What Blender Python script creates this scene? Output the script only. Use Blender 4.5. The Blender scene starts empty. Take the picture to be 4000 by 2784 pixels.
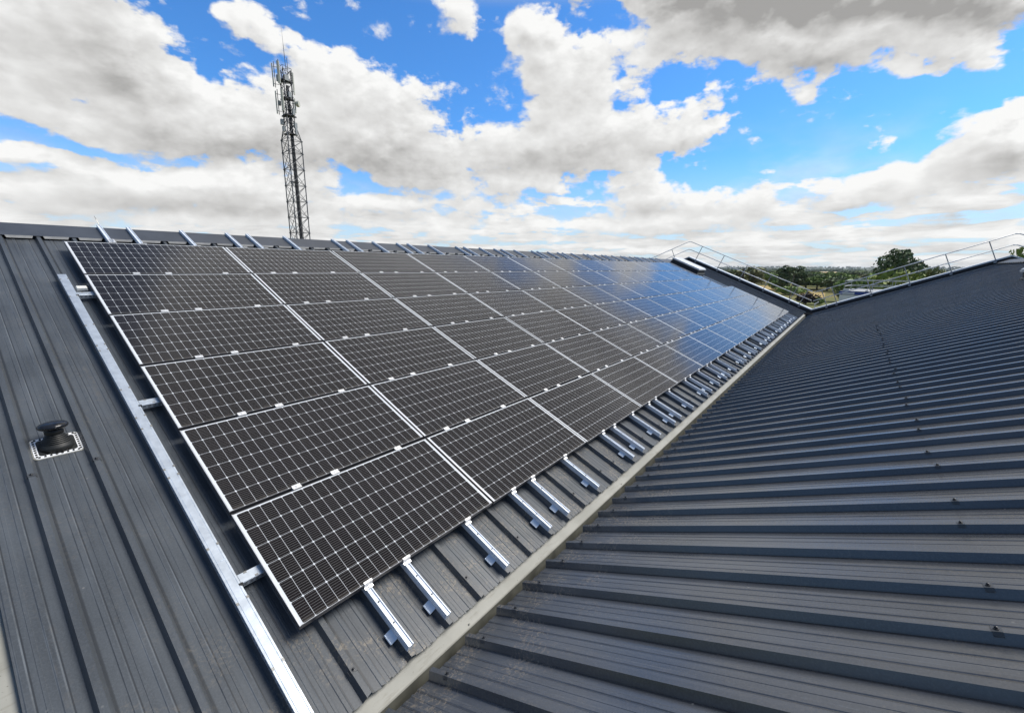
import bpy, math, random
from mathutils import Vector, Matrix, noise as mnoise
R = math.radians
random.seed(7)
scene = bpy.context.scene
COL = scene.collection

# ------------------------------------------------------------------ camera
cam_d = bpy.data.cameras.new('camera'); cam = bpy.data.objects.new('camera', cam_d); COL.objects.link(cam)
cam_d.sensor_width = 36.0; cam_d.lens = 15.175
cam_d.clip_start = 0.05; cam_d.clip_end = 30000
CAMP = Vector((-1.0059, -8.1850, -0.3153))
_r = Vector((0.613385, -0.789769, 0.004898)); _u = Vector((0.155711, 0.127018, 0.979601)); _b = Vector((-0.774282, -0.600109, 0.200894))
cam.matrix_world = Matrix(((_r.x, _u.x, _b.x, CAMP.x), (_r.y, _u.y, _b.y, CAMP.y), (_r.z, _u.z, _b.z, CAMP.z), (0, 0, 0, 1)))
scene.camera = cam

# ------------------------------------------------------------------ light and exposure
SUN_EL, SUN_AZ = 50.0, -42.0          # azimuth measured from +X towards +Y
scene.view_settings.view_transform = 'Standard'; scene.view_settings.look = 'None'
scene.view_settings.exposure = 0.2; scene.view_settings.gamma = 1.0
sun_d = bpy.data.lights.new('sun', 'SUN'); sun = bpy.data.objects.new('sun', sun_d); COL.objects.link(sun)
sun_d.energy = 3.8; sun_d.angle = R(32); sun_d.color = (1.0, 0.95, 0.88)
_s = Vector((math.cos(R(SUN_EL)) * math.cos(R(SUN_AZ)), math.cos(R(SUN_EL)) * math.sin(R(SUN_AZ)), math.sin(R(SUN_EL))))
sun.rotation_euler = _s.to_track_quat('Z', 'Y').to_euler()

#SKY-BEGIN
# Nishita sky with cumulus: cloud masses are given as azimuth, elevation, half-sizes and tilt in degrees
CLOUDS = [(81.07, 19.97, 8.66, 5.42, 163.0, 1.1), (76.7, 18.69, 6.28, 5.96, 166.0, 1.0), (85.59, 17.87, 5.73, 6.08, 161.9, 1.0), (74.69, 14.51, 9.76, 5.38, -174.8, 1.1), (69.97, 14.22, 9.11, 5.14, -178.3, 0.9), (65.27, 14.9, 7.48, 5.6, 172.4, 0.9), (82.49, 12.91, 3.65, 2.98, -172.9, 0.75), (76.95, 11.75, 6.32, 2.81, -175.2, 0.8), (57.82, 17.73, 8.02, 5.84, -177.2, 1.0), (51.39, 16.57, 9.57, 6.37, -175.1, 1.1), (57.64, 12.71, 11.14, 4.6, -179.9, 0.9), (47.33, 12.8, 12.37, 4.75, 177.7, 1.0), (81.34, 7.85, 7.91, 1.8, -179.9, 0.6), (72.79, 8.67, 9.78, 2.22, 173.8, 0.8), (65.87, 8.84, 10.08, 2.12, 175.1, 0.75), (84.81, 9.35, 3.52, 1.47, -176.3, 0.5), (41.09, 10.11, 12.79, 1.76, 179.2, 0.5), (68.26, 22.96, 2.47, 2.6, -162.2, 0.75), (64.83, 23.46, 3.93, 3.7, 177.7, 0.85), (44.22, 26.55, 4.23, 3.42, -168.0, 0.85), (61.61, 21.97, 4.05, 2.86, -151.4, 0.62), (33.42, 23.63, 7.22, 5.92, -178.5, 1.0), (27.84, 19.15, 9.88, 6.47, -177.0, 1.1), (35.39, 14.67, 9.43, 5.49, -179.6, 1.0), (23.12, 14.28, 10.7, 4.92, 176.1, 1.0), (16.48, 15.82, 6.03, 2.98, 164.2, 0.85), (29.99, 12.09, 13.1, 3.69, -178.6, 0.9), (36.18, 26.3, 3.88, 3.41, -179.4, 0.8), (14.02, 24.42, 10.61, 5.76, -170.7, 1.2), (6.71, 21.3, 9.18, 4.93, -173.1, 1.2), (0.11, 20.77, 7.65, 4.5, -173.6, 1.1), (-5.98, 20.47, 6.31, 3.0, -171.2, 1.1), (-3.96, 18.81, 3.84, 2.27, 178.1, 0.6), (20.53, 24.91, 8.23, 4.66, -173.3, 0.8), (-6.21, 17.4, 2.12, 1.47, 158.1, 0.75), (-1.76, 17.88, 3.39, 1.28, -179.7, 0.35), (21.25, 8.1, 8.78, 3.23, 176.2, 1.0), (11.0, 7.86, 7.8, 2.76, 177.3, 1.0), (32.11, 9.39, 3.5, 1.33, -179.3, 0.6), (14.76, 5.56, 13.74, 2.01, -177.9, 0.8), (-7.61, 10.6, 4.24, 4.12, 165.0, 1.1), (-3.2, 8.31, 6.5, 2.85, 168.7, 1.1), (1.7, 7.42, 4.81, 2.04, 170.6, 0.9), (-9.45, 11.79, 2.77, 2.55, -168.1, 1.0), (-6.31, 5.78, 7.82, 1.36, 179.9, 0.6), (-13.61, 10.54, 6.19, 6.05, -167.7, 1.0), (13.44, 29.51, 12.72, 4.63, -169.1, 1.1), (3.5, 26.88, 10.65, 4.19, -164.8, 1.1), (-4.58, 24.11, 7.51, 3.68, -161.4, 1.0), (25.1, 30.64, 11.68, 4.22, -174.4, 0.9), (13.44, 29.51, 12.72, 4.63, -169.1, 1.1), (3.5, 26.88, 10.65, 4.19, -164.8, 1.1), (-4.58, 24.11, 7.51, 3.68, -161.4, 1.0), (25.1, 30.64, 11.68, 4.22, -174.4, 0.9), (13.44, 29.51, 12.72, 4.63, -169.1, 1.1), (3.5, 26.88, 10.65, 4.19, -164.8, 1.1), (-4.58, 24.11, 7.51, 3.68, -161.4, 1.0), (25.1, 30.64, 11.68, 4.22, -174.4, 0.9), (82.02, 8.8, 5.96, 1.33, -175.5, 0.6), (83.98, 6.03, 7.69, 1.74, 177.5, 0.8), (75.06, 6.99, 12.38, 2.2, 174.4, 0.85), (62.18, 6.96, 16.21, 2.52, 176.6, 0.85), (45.91, 7.64, 15.89, 2.41, 178.7, 0.85), (76.38, 4.46, 18.08, 1.48, 176.1, 0.7), (53.77, 5.02, 27.27, 1.51, 178.3, 0.7), (28.16, 5.27, 22.17, 1.54, -179.4, 0.7), (3.33, 3.24, 19.97, 1.32, -178.1, 0.75), (-4.51, 4.11, 8.88, 1.18, -176.6, 0.5)]
GREYS = [(77.73, 18.8, 6.94, 3.81, -178.2, 1.0), (81.07, 19.97, 5.83, 2.89, 163.0, 0.6), (75.57, 16.41, 6.92, 3.01, -166.6, 0.9), (71.25, 12.65, 10.71, 2.45, -179.7, 1.0), (62.94, 13.23, 7.69, 2.86, 178.7, 0.6), (51.52, 13.95, 9.8, 3.0, -179.8, 1.0), (56.3, 11.74, 10.07, 2.19, 176.0, 0.8), (45.82, 11.16, 10.98, 2.01, 178.3, 0.7), (34.11, 13.28, 10.4, 2.8, -179.4, 1.0), (25.5, 14.41, 8.87, 2.2, 175.6, 0.7), (34.8, 16.81, 4.67, 1.85, -179.3, 0.4), (11.59, 24.21, 11.68, 3.25, -169.7, 1.7), (16.46, 23.77, 7.35, 3.19, -171.9, 1.1), (6.45, 19.42, 8.81, 1.76, -173.1, 0.8), (-0.09, 21.81, 6.69, 2.27, -165.2, 0.6), (-7.46, 20.16, 4.99, 2.21, -170.8, 1.2), (20.26, 6.61, 8.83, 1.47, -178.2, 0.7), (9.57, 6.17, 7.53, 1.23, -177.0, 0.7), (-6.22, 9.62, 3.97, 1.56, 169.9, 0.7), (1.61, 6.68, 3.66, 1.02, 175.0, 0.8), (-8.47, 5.15, 4.63, 1.09, -175.0, 0.7), (83.67, 8.14, 5.99, 0.87, -177.7, 0.5), (81.52, 12.15, 3.36, 1.31, -173.4, 0.4), (70.92, 5.85, 11.47, 1.04, 175.9, 0.6), (53.69, 6.51, 15.08, 1.19, 177.9, 0.6), (-5.46, 3.6, 8.63, 0.58, -177.0, 0.6)]
world = bpy.data.worlds.new('World'); scene.world = world; world.use_nodes = True
wt = world.node_tree; wt.nodes.clear()
class WG:
    def __init__(s, t): s.t = t
    def n(s, typ, **kw):
        nd = s.t.nodes.new(typ)
        for k, v in kw.items(): setattr(nd, k, v)
        return nd
    def v(s, x, sock):
        if isinstance(x, (int, float)): sock.default_value = x
        elif isinstance(x, tuple): sock.default_value = x
        else: s.t.links.new(x, sock)
    def m(s, op, a, b=0.0, c=None, clamp=False):
        nd = s.n('ShaderNodeMath', operation=op); nd.use_clamp = clamp
        s.v(a, nd.inputs[0]); s.v(b, nd.inputs[1])
        if c is not None: s.v(c, nd.inputs[2])
        return nd.outputs[0]
    def vm(s, op, a, b, c=None):
        nd = s.n('ShaderNodeVectorMath', operation=op); s.v(a, nd.inputs[0]); s.v(b, nd.inputs[1])
        if c is not None: s.v(c, nd.inputs[2])
        return nd.outputs[0]
    def step(s, x, a, b, lo=0.0, hi=1.0, kind='SMOOTHSTEP'):
        nd = s.n('ShaderNodeMapRange'); nd.interpolation_type = kind; s.v(x, nd.inputs[0])
        for i, q in zip((1, 2, 3, 4), (a, b, lo, hi)): nd.inputs[i].default_value = q
        return nd.outputs[0]
    def noise(s, vec, scale, detail, rough=.5, dist=0.0, color=False):
        nd = s.n('ShaderNodeTexNoise'); s.v(vec, nd.inputs['Vector']); nd.inputs['Scale'].default_value = scale
        nd.inputs['Detail'].default_value = detail; nd.inputs['Roughness'].default_value = rough; nd.inputs['Distortion'].default_value = dist
        return nd.outputs[1 if color else 0]
    def blobs(s, P, lst):
        # P carries (azimuth, elevation, 1) so that one dot product gives each scaled local coordinate
        acc = 0.0
        for (a, e, ra, re_, rot, w) in lst:
            c, sn = math.cos(R(rot)), math.sin(R(rot))
            dots = []
            for k, (px, py) in zip((ra, re_), ((c, sn), (-sn, c))):
                nd = s.n('ShaderNodeVectorMath', operation='DOT_PRODUCT'); s.v(P, nd.inputs[0])
                nd.inputs[1].default_value = (px / k, py / k, -(px * a + py * e) / k); dots.append(nd.outputs['Value'])
            r2 = s.m('MULTIPLY_ADD', dots[0], dots[0], s.m('MULTIPLY', dots[1], dots[1]))
            acc = s.m('MULTIPLY_ADD', s.m('SUBTRACT', 1.0, s.m('SQRT', r2), clamp=True), w, acc)
        return acc
    def mix(s, f, a, b):
        nd = s.n('ShaderNodeMix', data_type='RGBA'); s.v(f, nd.inputs[0])
        for x, i in ((a, 6), (b, 7)): s.v((*x, 1) if isinstance(x, tuple) and len(x) == 3 else x, nd.inputs[i])
        return nd.outputs[2]
def density_group():
    gt = bpy.data.node_groups.new('cloud_density', 'ShaderNodeTree')
    gt.interface.new_socket('Dir', in_out='INPUT', socket_type='NodeSocketVector')
    for nm in ('Density', 'Blob', 'Grey'): gt.interface.new_socket(nm, in_out='OUTPUT', socket_type='NodeSocketFloat')
    gi = gt.nodes.new('NodeGroupInput'); go = gt.nodes.new('NodeGroupOutput'); w = WG(gt)
    d = w.vm('NORMALIZE', gi.outputs[0], (0, 0, 0))
    sp = w.n('ShaderNodeSeparateXYZ'); w.v(d, sp.inputs[0]); x, y, z = sp.outputs
    az = w.m('MULTIPLY', w.m('ARCTAN2', y, x), 57.29578); el = w.m('MULTIPLY', w.m('ARCSINE', z), 57.29578)
    P = w.n('ShaderNodeCombineXYZ'); w.v(az, P.inputs[0]); w.v(el, P.inputs[1]); P.inputs[2].default_value = 1; P = P.outputs[0]
    # billowing outlines
    q = w.vm('MULTIPLY', d, (1, 1, 1.7))
    w1 = w.vm('SUBTRACT', w.noise(q, 7, 2, .5, 0, True), (.5, .5, .5)); w2 = w.vm('SUBTRACT', w.noise(q, 26, 3, .55, 0, True), (.5, .5, .5))
    fade = w.step(el, 2, 14, .35, 1)
    off = w.vm('ADD', w.vm('MULTIPLY', w1, (7.5, 5.0, 0)), w.vm('MULTIPLY', w2, (3.2, 2.6, 0)))
    cb = w.n('ShaderNodeCombineXYZ')
    for i in range(3): w.v(fade, cb.inputs[i])
    Pw = w.vm('ADD', P, w.vm('MULTIPLY', off, cb.outputs[0]))
    B = w.blobs(Pw, CLOUDS)
    G = w.blobs(w.vm('ADD', P, w.vm('MULTIPLY', off, (.9, .7, 0))), GREYS)
    # layered clouds compressing towards the horizon
    zz = w.m('ADD', w.m('MAXIMUM', z, 0.0), .085)
    pl = w.n('ShaderNodeCombineXYZ'); w.v(w.m('DIVIDE', x, zz), pl.inputs[0]); w.v(w.m('DIVIDE', y, zz), pl.inputs[1]); pl = pl.outputs[0]
    lo = w.noise(pl, 1.25, 7, .58, .3)
    low = w.m('MULTIPLY', w.m('ADD', w.m('MULTIPLY', w.m('SUBTRACT', lo, .5), 3.4), w.step(el, 3, 11, .50, .05)), w.step(el, 8, 12, 1, 0))
    f = w.noise(q, 16, 7, .6, .25); f2 = w.noise(q, 52, 4, .6)
    fb = w.m('ADD', w.m('MULTIPLY', w.m('SUBTRACT', f, .5), 1.15), w.m('MULTIPLY', w.m('SUBTRACT', f2, .5), .42))
    vo = w.n('ShaderNodeTexVoronoi', feature='F1'); w.v(w.vm('ADD', q, w.vm('MULTIPLY', w2, (.03, .03, .03))), vo.inputs['Vector'])
    vo.inputs['Scale'].default_value = 15; vo.inputs['Detail'].default_value = 1.6; vo.inputs['Roughness'].default_value = .55
    fb = w.m('ADD', fb, w.m('MULTIPLY', w.m('SUBTRACT', .70, vo.outputs['Distance']), .55))
    core = w.m('MAXIMUM', w.m('SUBTRACT', B, .28), w.m('SUBTRACT', low, .12))
    core = w.m('MAXIMUM', core, -.62)
    D = w.m('ADD', core, w.m('MULTIPLY', fb, w.step(el, 2, 12, .45, 1)))
    w.v(D, go.inputs[0]); w.v(B, go.inputs[1]); w.v(G, go.inputs[2])
    return gt
def build_sky():
    w = WG(wt)
    wo = w.n('ShaderNodeOutputWorld')
    sky = w.n('ShaderNodeTexSky', sky_type='NISHITA'); sky.sun_disc = False
    sky.sun_elevation = R(SUN_EL); sky.sun_rotation = R(90 - SUN_AZ); sky.air_density = 1.0; sky.dust_density = .4; sky.ozone_density = 2.5
    dirn = w.n('ShaderNodeTexCoord').outputs['Generated']
    tint = w.n('ShaderNodeMix', data_type='RGBA', blend_type='MULTIPLY'); tint.inputs[0].default_value = 1
    w.v(sky.outputs[0], tint.inputs[6]); tint.inputs[7].default_value = (.056, .117, .176, 1)
    spz = w.n('ShaderNodeSeparateXYZ'); w.v(w.vm('NORMALIZE', dirn, (0, 0, 0)), spz.inputs[0])
    blue = w.mix(w.step(spz.outputs[2], -.01, .24, .92, 0), tint.outputs[2], (.60, .70, .77))
    def ramp(g):
        rp = w.n('ShaderNodeValToRGB'); w.v(g, rp.inputs[0]); e = rp.color_ramp.elements
        e[0].position = 0; e[0].color = (.84, .84, .83, 1); e[1].position = 1; e[1].color = (.33, .325, .318, 1)
        for p, c in ((.2, (.72, .72, .712)), (.45, (.60, .596, .587)), (.72, (.47, .465, .456))):
            q = e.new(p); q.color = (*c, 1)
        return rp.outputs[0]
    # --- the cloudscape ahead
    gt = density_group()
    a = w.n('ShaderNodeGroup'); a.node_tree = gt; w.v(dirn, a.inputs[0])
    b = w.n('ShaderNodeGroup'); b.node_tree = gt
    w.v(w.vm('ADD', w.vm('NORMALIZE', dirn, (0, 0, 0)), (_s.x * .015, _s.y * .015, _s.z * .015 + .016)), b.inputs[0])
    D, D2, G = a.outputs[0], b.outputs[0], a.outputs[2]
    veil = w.m('MULTIPLY', w.step(w.noise(w.vm('MULTIPLY', dirn, (1, 1, 2.5)), 5, 4, .6), .42, .72), .42)
    alpha = w.m('MAXIMUM', w.step(D, -.08, .26), w.m('MULTIPLY', veil, w.step(spz.outputs[2], .30, .12)))
    lit = w.m('MULTIPLY', w.m('SUBTRACT', D, D2), .50)          # tops and sunward edges bright
    thick = w.m('MULTIPLY', w.step(D, .15, 1.2), .20)           # thick bases grey
    g = w.m('ADD', w.m('ADD', w.m('MULTIPLY', G, .25), thick), w.m('MULTIPLY', lit, -1.0))
    g = w.m('ADD', g, w.m('MULTIPLY_ADD', w.noise(dirn, 5.5, 3, .5), .30, .06), clamp=True)
    bg1 = w.n('ShaderNodeBackground'); w.v(w.mix(alpha, blue, ramp(g)), bg1.inputs[0])
    # --- the rest of the sky: grey cloud high ahead, mostly open blue behind
    d = w.vm('NORMALIZE', dirn, (0, 0, 0)); sp = w.n('ShaderNodeSeparateXYZ'); w.v(d, sp.inputs[0]); x, y, z = sp.outputs
    az = w.m('MULTIPLY', w.m('ARCTAN2', y, x), 57.29578); el = w.m('MULTIPLY', w.m('ARCSINE', z), 57.29578)
    ahead = w.n('ShaderNodeVectorMath', operation='DOT_PRODUCT'); w.v(d, ahead.inputs[0])
    ca = (math.cos(R(42)) * math.cos(R(24)), math.cos(R(42)) * math.sin(R(24)), math.sin(R(42))); ahead.inputs[1].default_value = ca
    cov = w.step(ahead.outputs['Value'], .76, .93, -.42, .80)
    n1 = w.noise(d, 2.4, 5, .52)
    Dg = w.m('ADD', w.m('MULTIPLY', w.m('SUBTRACT', n1, .5), 2.0), cov)
    g2 = w.m('ADD', w.m('MULTIPLY', w.step(Dg, .1, 1.0), .50), .16, clamp=True)
    bg2 = w.n('ShaderNodeBackground'); w.v(w.mix(w.step(Dg, -.02, .25), w.vm('MULTIPLY', w.mix(.30, blue, (.36, .43, .50)), (.66, .62, .58)), ramp(g2)), bg2.inputs[0])
    out = w.m('MAXIMUM', w.step(el, 27, 31), w.m('MAXIMUM', w.step(az, 92, 98), w.step(az, -22, -17, 1, 0)))
    mx = w.n('ShaderNodeMixShader'); w.v(out, mx.inputs[0]); w.v(bg1.outputs[0], mx.inputs[1]); w.v(bg2.outputs[0], mx.inputs[2])
    wt.links.new(mx.outputs[0], wo.inputs[0])
build_sky()
#SKY-END

# ------------------------------------------------------------------ frames of reference
PITCH = R(23.471)                       # slope of the roof under the panels
UPL = Vector((0, math.cos(PITCH), math.sin(PITCH))); NL = Vector((0, -math.sin(PITCH), math.cos(PITCH)))
BR = R(22.1); FALL = .0045                            # slope of the roof across the valley
UPR = Vector((0, -math.cos(BR), math.sin(BR))); NR = Vector((0, math.sin(BR), math.cos(BR)))
ER = Vector((0, -6.385, -2.869))        # eave of that roof at x = 0
GROUND = -9.6
def PL(u, v, h): return Vector((u, 0, 0)) - v * UPL + h * NL          # v runs down the slope
def PR(x, s, h): return Vector((x, 0, -FALL * x)) + ER + s * UPR + h * NR     # s runs up the slope
def PLb(p): return PL(p[0], -p[1], p[2])

# ------------------------------------------------------------------ helpers
class MB:
    def __init__(s): s.v = []; s.f = []; s.uv = None; s.mi = []
    def add(s, vs, fs, mi=0):
        o = len(s.v); s.v += [tuple(p) for p in vs]
        s.f += [tuple(i + o for i in f) for f in fs]; s.mi += [mi] * len(fs); return s
    def box(s, a, b, X=None, mi=0):
        x0, y0, z0 = a; x1, y1, z1 = b
        vs = [(x0,y0,z0),(x1,y0,z0),(x1,y1,z0),(x0,y1,z0),(x0,y0,z1),(x1,y0,z1),(x1,y1,z1),(x0,y1,z1)]
        if X: vs = [X(Vector(p)) for p in vs]
        return s.add(vs, [(0,3,2,1),(4,5,6,7),(0,1,5,4),(1,2,6,5),(2,3,7,6),(3,0,4,7)], mi)
    def tube(s, a, b, r0, r1=None, n=8, caps=True, mi=0):
        a = Vector(a); b = Vector(b); r1 = r0 if r1 is None else r1
        d = (b - a).normalized(); t = Vector((0,0,1)) if abs(d.z) < .9 else Vector((1,0,0))
        e = d.cross(t).normalized(); g = d.cross(e)
        vs = []
        for p, r in ((a, r0), (b, r1)):
            for k in range(n):
                w = 2 * math.pi * k / n; vs.append(p + r * (math.cos(w) * e + math.sin(w) * g))
        fs = [(k, (k+1) % n, n + (k+1) % n, n + k) for k in range(n)]
        if caps: fs += [tuple(range(n-1, -1, -1)), tuple(range(n, 2*n))]
        return s.add(vs, fs, mi)
    def path(s, pts, r, n=8):
        for a, b in zip(pts[:-1], pts[1:]): s.tube(a, b, r, n=n)
        return s
    def lathe(s, prof, X=None, n=24, mi=0):
        vs = []; m = len(prof)
        for (r, z) in prof:
            for k in range(n):
                w = 2 * math.pi * k / n; p = Vector((r * math.cos(w), r * math.sin(w), z)); vs.append(X(p) if X else p)
        fs = [(i*n+k, i*n+(k+1)%n, (i+1)*n+(k+1)%n, (i+1)*n+k) for i in range(m-1) for k in range(n)]
        fs += [tuple(range(n-1,-1,-1)), tuple((m-1)*n+k for k in range(n))]
        return s.add(vs, fs, mi)
    def extrude(s, prof, A, B, closed=True, caps=True, mi=0):
        n = len(prof); vs = [A(p) for p in prof] + [B(p) for p in prof]
        fs = [(k, (k+1) % n, n + (k+1) % n, n + k) for k in range(n if closed else n-1)]
        if closed and caps: fs += [tuple(range(n-1,-1,-1)), tuple(range(n, 2*n))]
        return s.add(vs, fs, mi)
    def build(s, name, mat, parent=None, smooth=False, loc=None):
        me = bpy.data.meshes.new(name); me.from_pydata(s.v, [], s.f); me.update()
        mats = mat if isinstance(mat, (list, tuple)) else [mat]
        for m in mats: me.materials.append(m)
        if len(mats) > 1: me.polygons.foreach_set('material_index', s.mi)
        if smooth: me.polygons.foreach_set('use_smooth', [True] * len(me.polygons))
        if s.uv is not None:
            lay = me.uv_layers.new(name='UVMap'); lay.data.foreach_set('uv', [c for p in s.uv for c in p])
        o = bpy.data.objects.new(name, me); COL.objects.link(o)
        if parent: o.parent = parent
        if loc: o.location = loc
        return o
def tag(o, label=None, cat=None, group=None, kind=None):
    if label: o['label'] = label
    if cat: o['category'] = cat
    if group: o['group'] = group
    if kind: o['kind'] = kind
    return o
def empty(name, loc=(0,0,0), rot=(0,0,0)):
    o = bpy.data.objects.new(name, None); COL.objects.link(o); o.location = loc; o.rotation_euler = rot
    o.empty_display_size = .2; return o
def copy_tree(o, parent=None):
    c = o.copy(); COL.objects.link(c)
    if parent: c.parent = parent
    for ch in list(o.children): copy_tree(ch, c)
    return c
ORD = ['', 'first', 'second', 'third', 'fourth', 'fifth', 'sixth', 'seventh', 'eighth', 'ninth', 'tenth', 'eleventh', 'twelfth',
       'thirteenth', 'fourteenth', 'fifteenth', 'sixteenth', 'seventeenth', 'eighteenth', 'nineteenth']
TENS = {20: 'twent', 30: 'thirt', 40: 'fort', 50: 'fift'}
def ordinal(n):
    if n < 20: return ORD[n]
    t = n // 10 * 10
    return TENS[t] + 'ieth' if n == t else TENS[t] + 'y ' + ORD[n - t]

RP = .3364; RL0 = -.186; RR0 = .504          # rib pitch and first rib of each slope
# ------------------------------------------------------------------ materials
class NT:
    def __init__(s, name):
        s.m = bpy.data.materials.new(name); s.m.use_nodes = True; s.t = s.m.node_tree
        s.p = s.t.nodes['Principled BSDF']
    def n(s, typ, **kw):
        nd = s.t.nodes.new(typ)
        for k, v in kw.items(): setattr(nd, k, v)
        return nd
    def l(s, a, b): s.t.links.new(a, b)
    def val(s, x, sock):
        if isinstance(x, (int, float)): sock.default_value = x
        else: s.l(x, sock)
    def math(s, op, a, b=0.0, c=None, clamp=False):
        nd = s.n('ShaderNodeMath', operation=op); nd.use_clamp = clamp
        s.val(a, nd.inputs[0]); s.val(b, nd.inputs[1])
        if c is not None: s.val(c, nd.inputs[2])
        return nd.outputs[0]
    def noise(s, vec, scale, detail=4, rough=.5, dist=0.0):
        nd = s.n('ShaderNodeTexNoise'); nd.inputs['Scale'].default_value = scale; nd.inputs['Detail'].default_value = detail
        nd.inputs['Roughness'].default_value = rough; nd.inputs['Distortion'].default_value = dist
        if vec is not None: s.l(vec, nd.inputs['Vector'])
        return nd.outputs[0]
    def ramp(s, x, a, b, ca=0.0, cb=1.0):
        nd = s.n('ShaderNodeMapRange'); nd.interpolation_type = 'SMOOTHSTEP'; s.val(x, nd.inputs[0])
        for i, v in zip((1,2,3,4), (a, b, ca, cb)): nd.inputs[i].default_value = v
        return nd.outputs[0]
    def mix(s, f, a, b):
        nd = s.n('ShaderNodeMix', data_type='RGBA'); s.val(f, nd.inputs[0])
        for x, i in ((a, 6), (b, 7)):
            if isinstance(x, tuple): nd.inputs[i].default_value = (*x, 1)
            else: s.l(x, nd.inputs[i])
        return nd.outputs[2]
    def obj(s): return s.n('ShaderNodeTexCoord').outputs['Object']
    def pos(s): return s.n('ShaderNodeNewGeometry').outputs['Position']
    def scaled(s, vec, sc):
        nd = s.n('ShaderNodeVectorMath', operation='MULTIPLY'); s.l(vec, nd.inputs[0]); nd.inputs[1].default_value = sc
        return nd.outputs[0]
    def bump(s, h, strength, dist=.01):
        nd = s.n('ShaderNodeBump'); nd.inputs['Strength'].default_value = strength; nd.inputs['Distance'].default_value = dist
        s.l(h, nd.inputs['Height']); s.l(nd.outputs[0], s.p.inputs['Normal'])
    def set(s, color=None, rough=None, metal=None, spec=None):
        if color is not None:
            if isinstance(color, tuple): s.p.inputs['Base Color'].default_value = (*color, 1)
            else: s.l(color, s.p.inputs['Base Color'])
        if rough is not None: s.val(rough, s.p.inputs['Roughness'])
        if metal is not None: s.p.inputs['Metallic'].default_value = metal
        if spec is not None: s.p.inputs['Specular IOR Level'].default_value = spec
        return s.m
def simple(name, color, rough=.5, metal=0.0, var=.12, scale=8.0, spec=.5, bump=0.0):
    t = NT(name); p = t.pos(); n = t.noise(p, scale, 5, .6)
    k = t.ramp(n, .3, .7)
    a = tuple(c * (1 - var) for c in color); b = tuple(min(1, c * (1 + var)) for c in color)
    t.set(t.mix(k, a, b), t.math('MULTIPLY_ADD', n, .2, rough - .1), metal, spec)
    if bump: t.bump(t.noise(p, scale * 6, 4, .6), bump)
    return t.m

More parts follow.
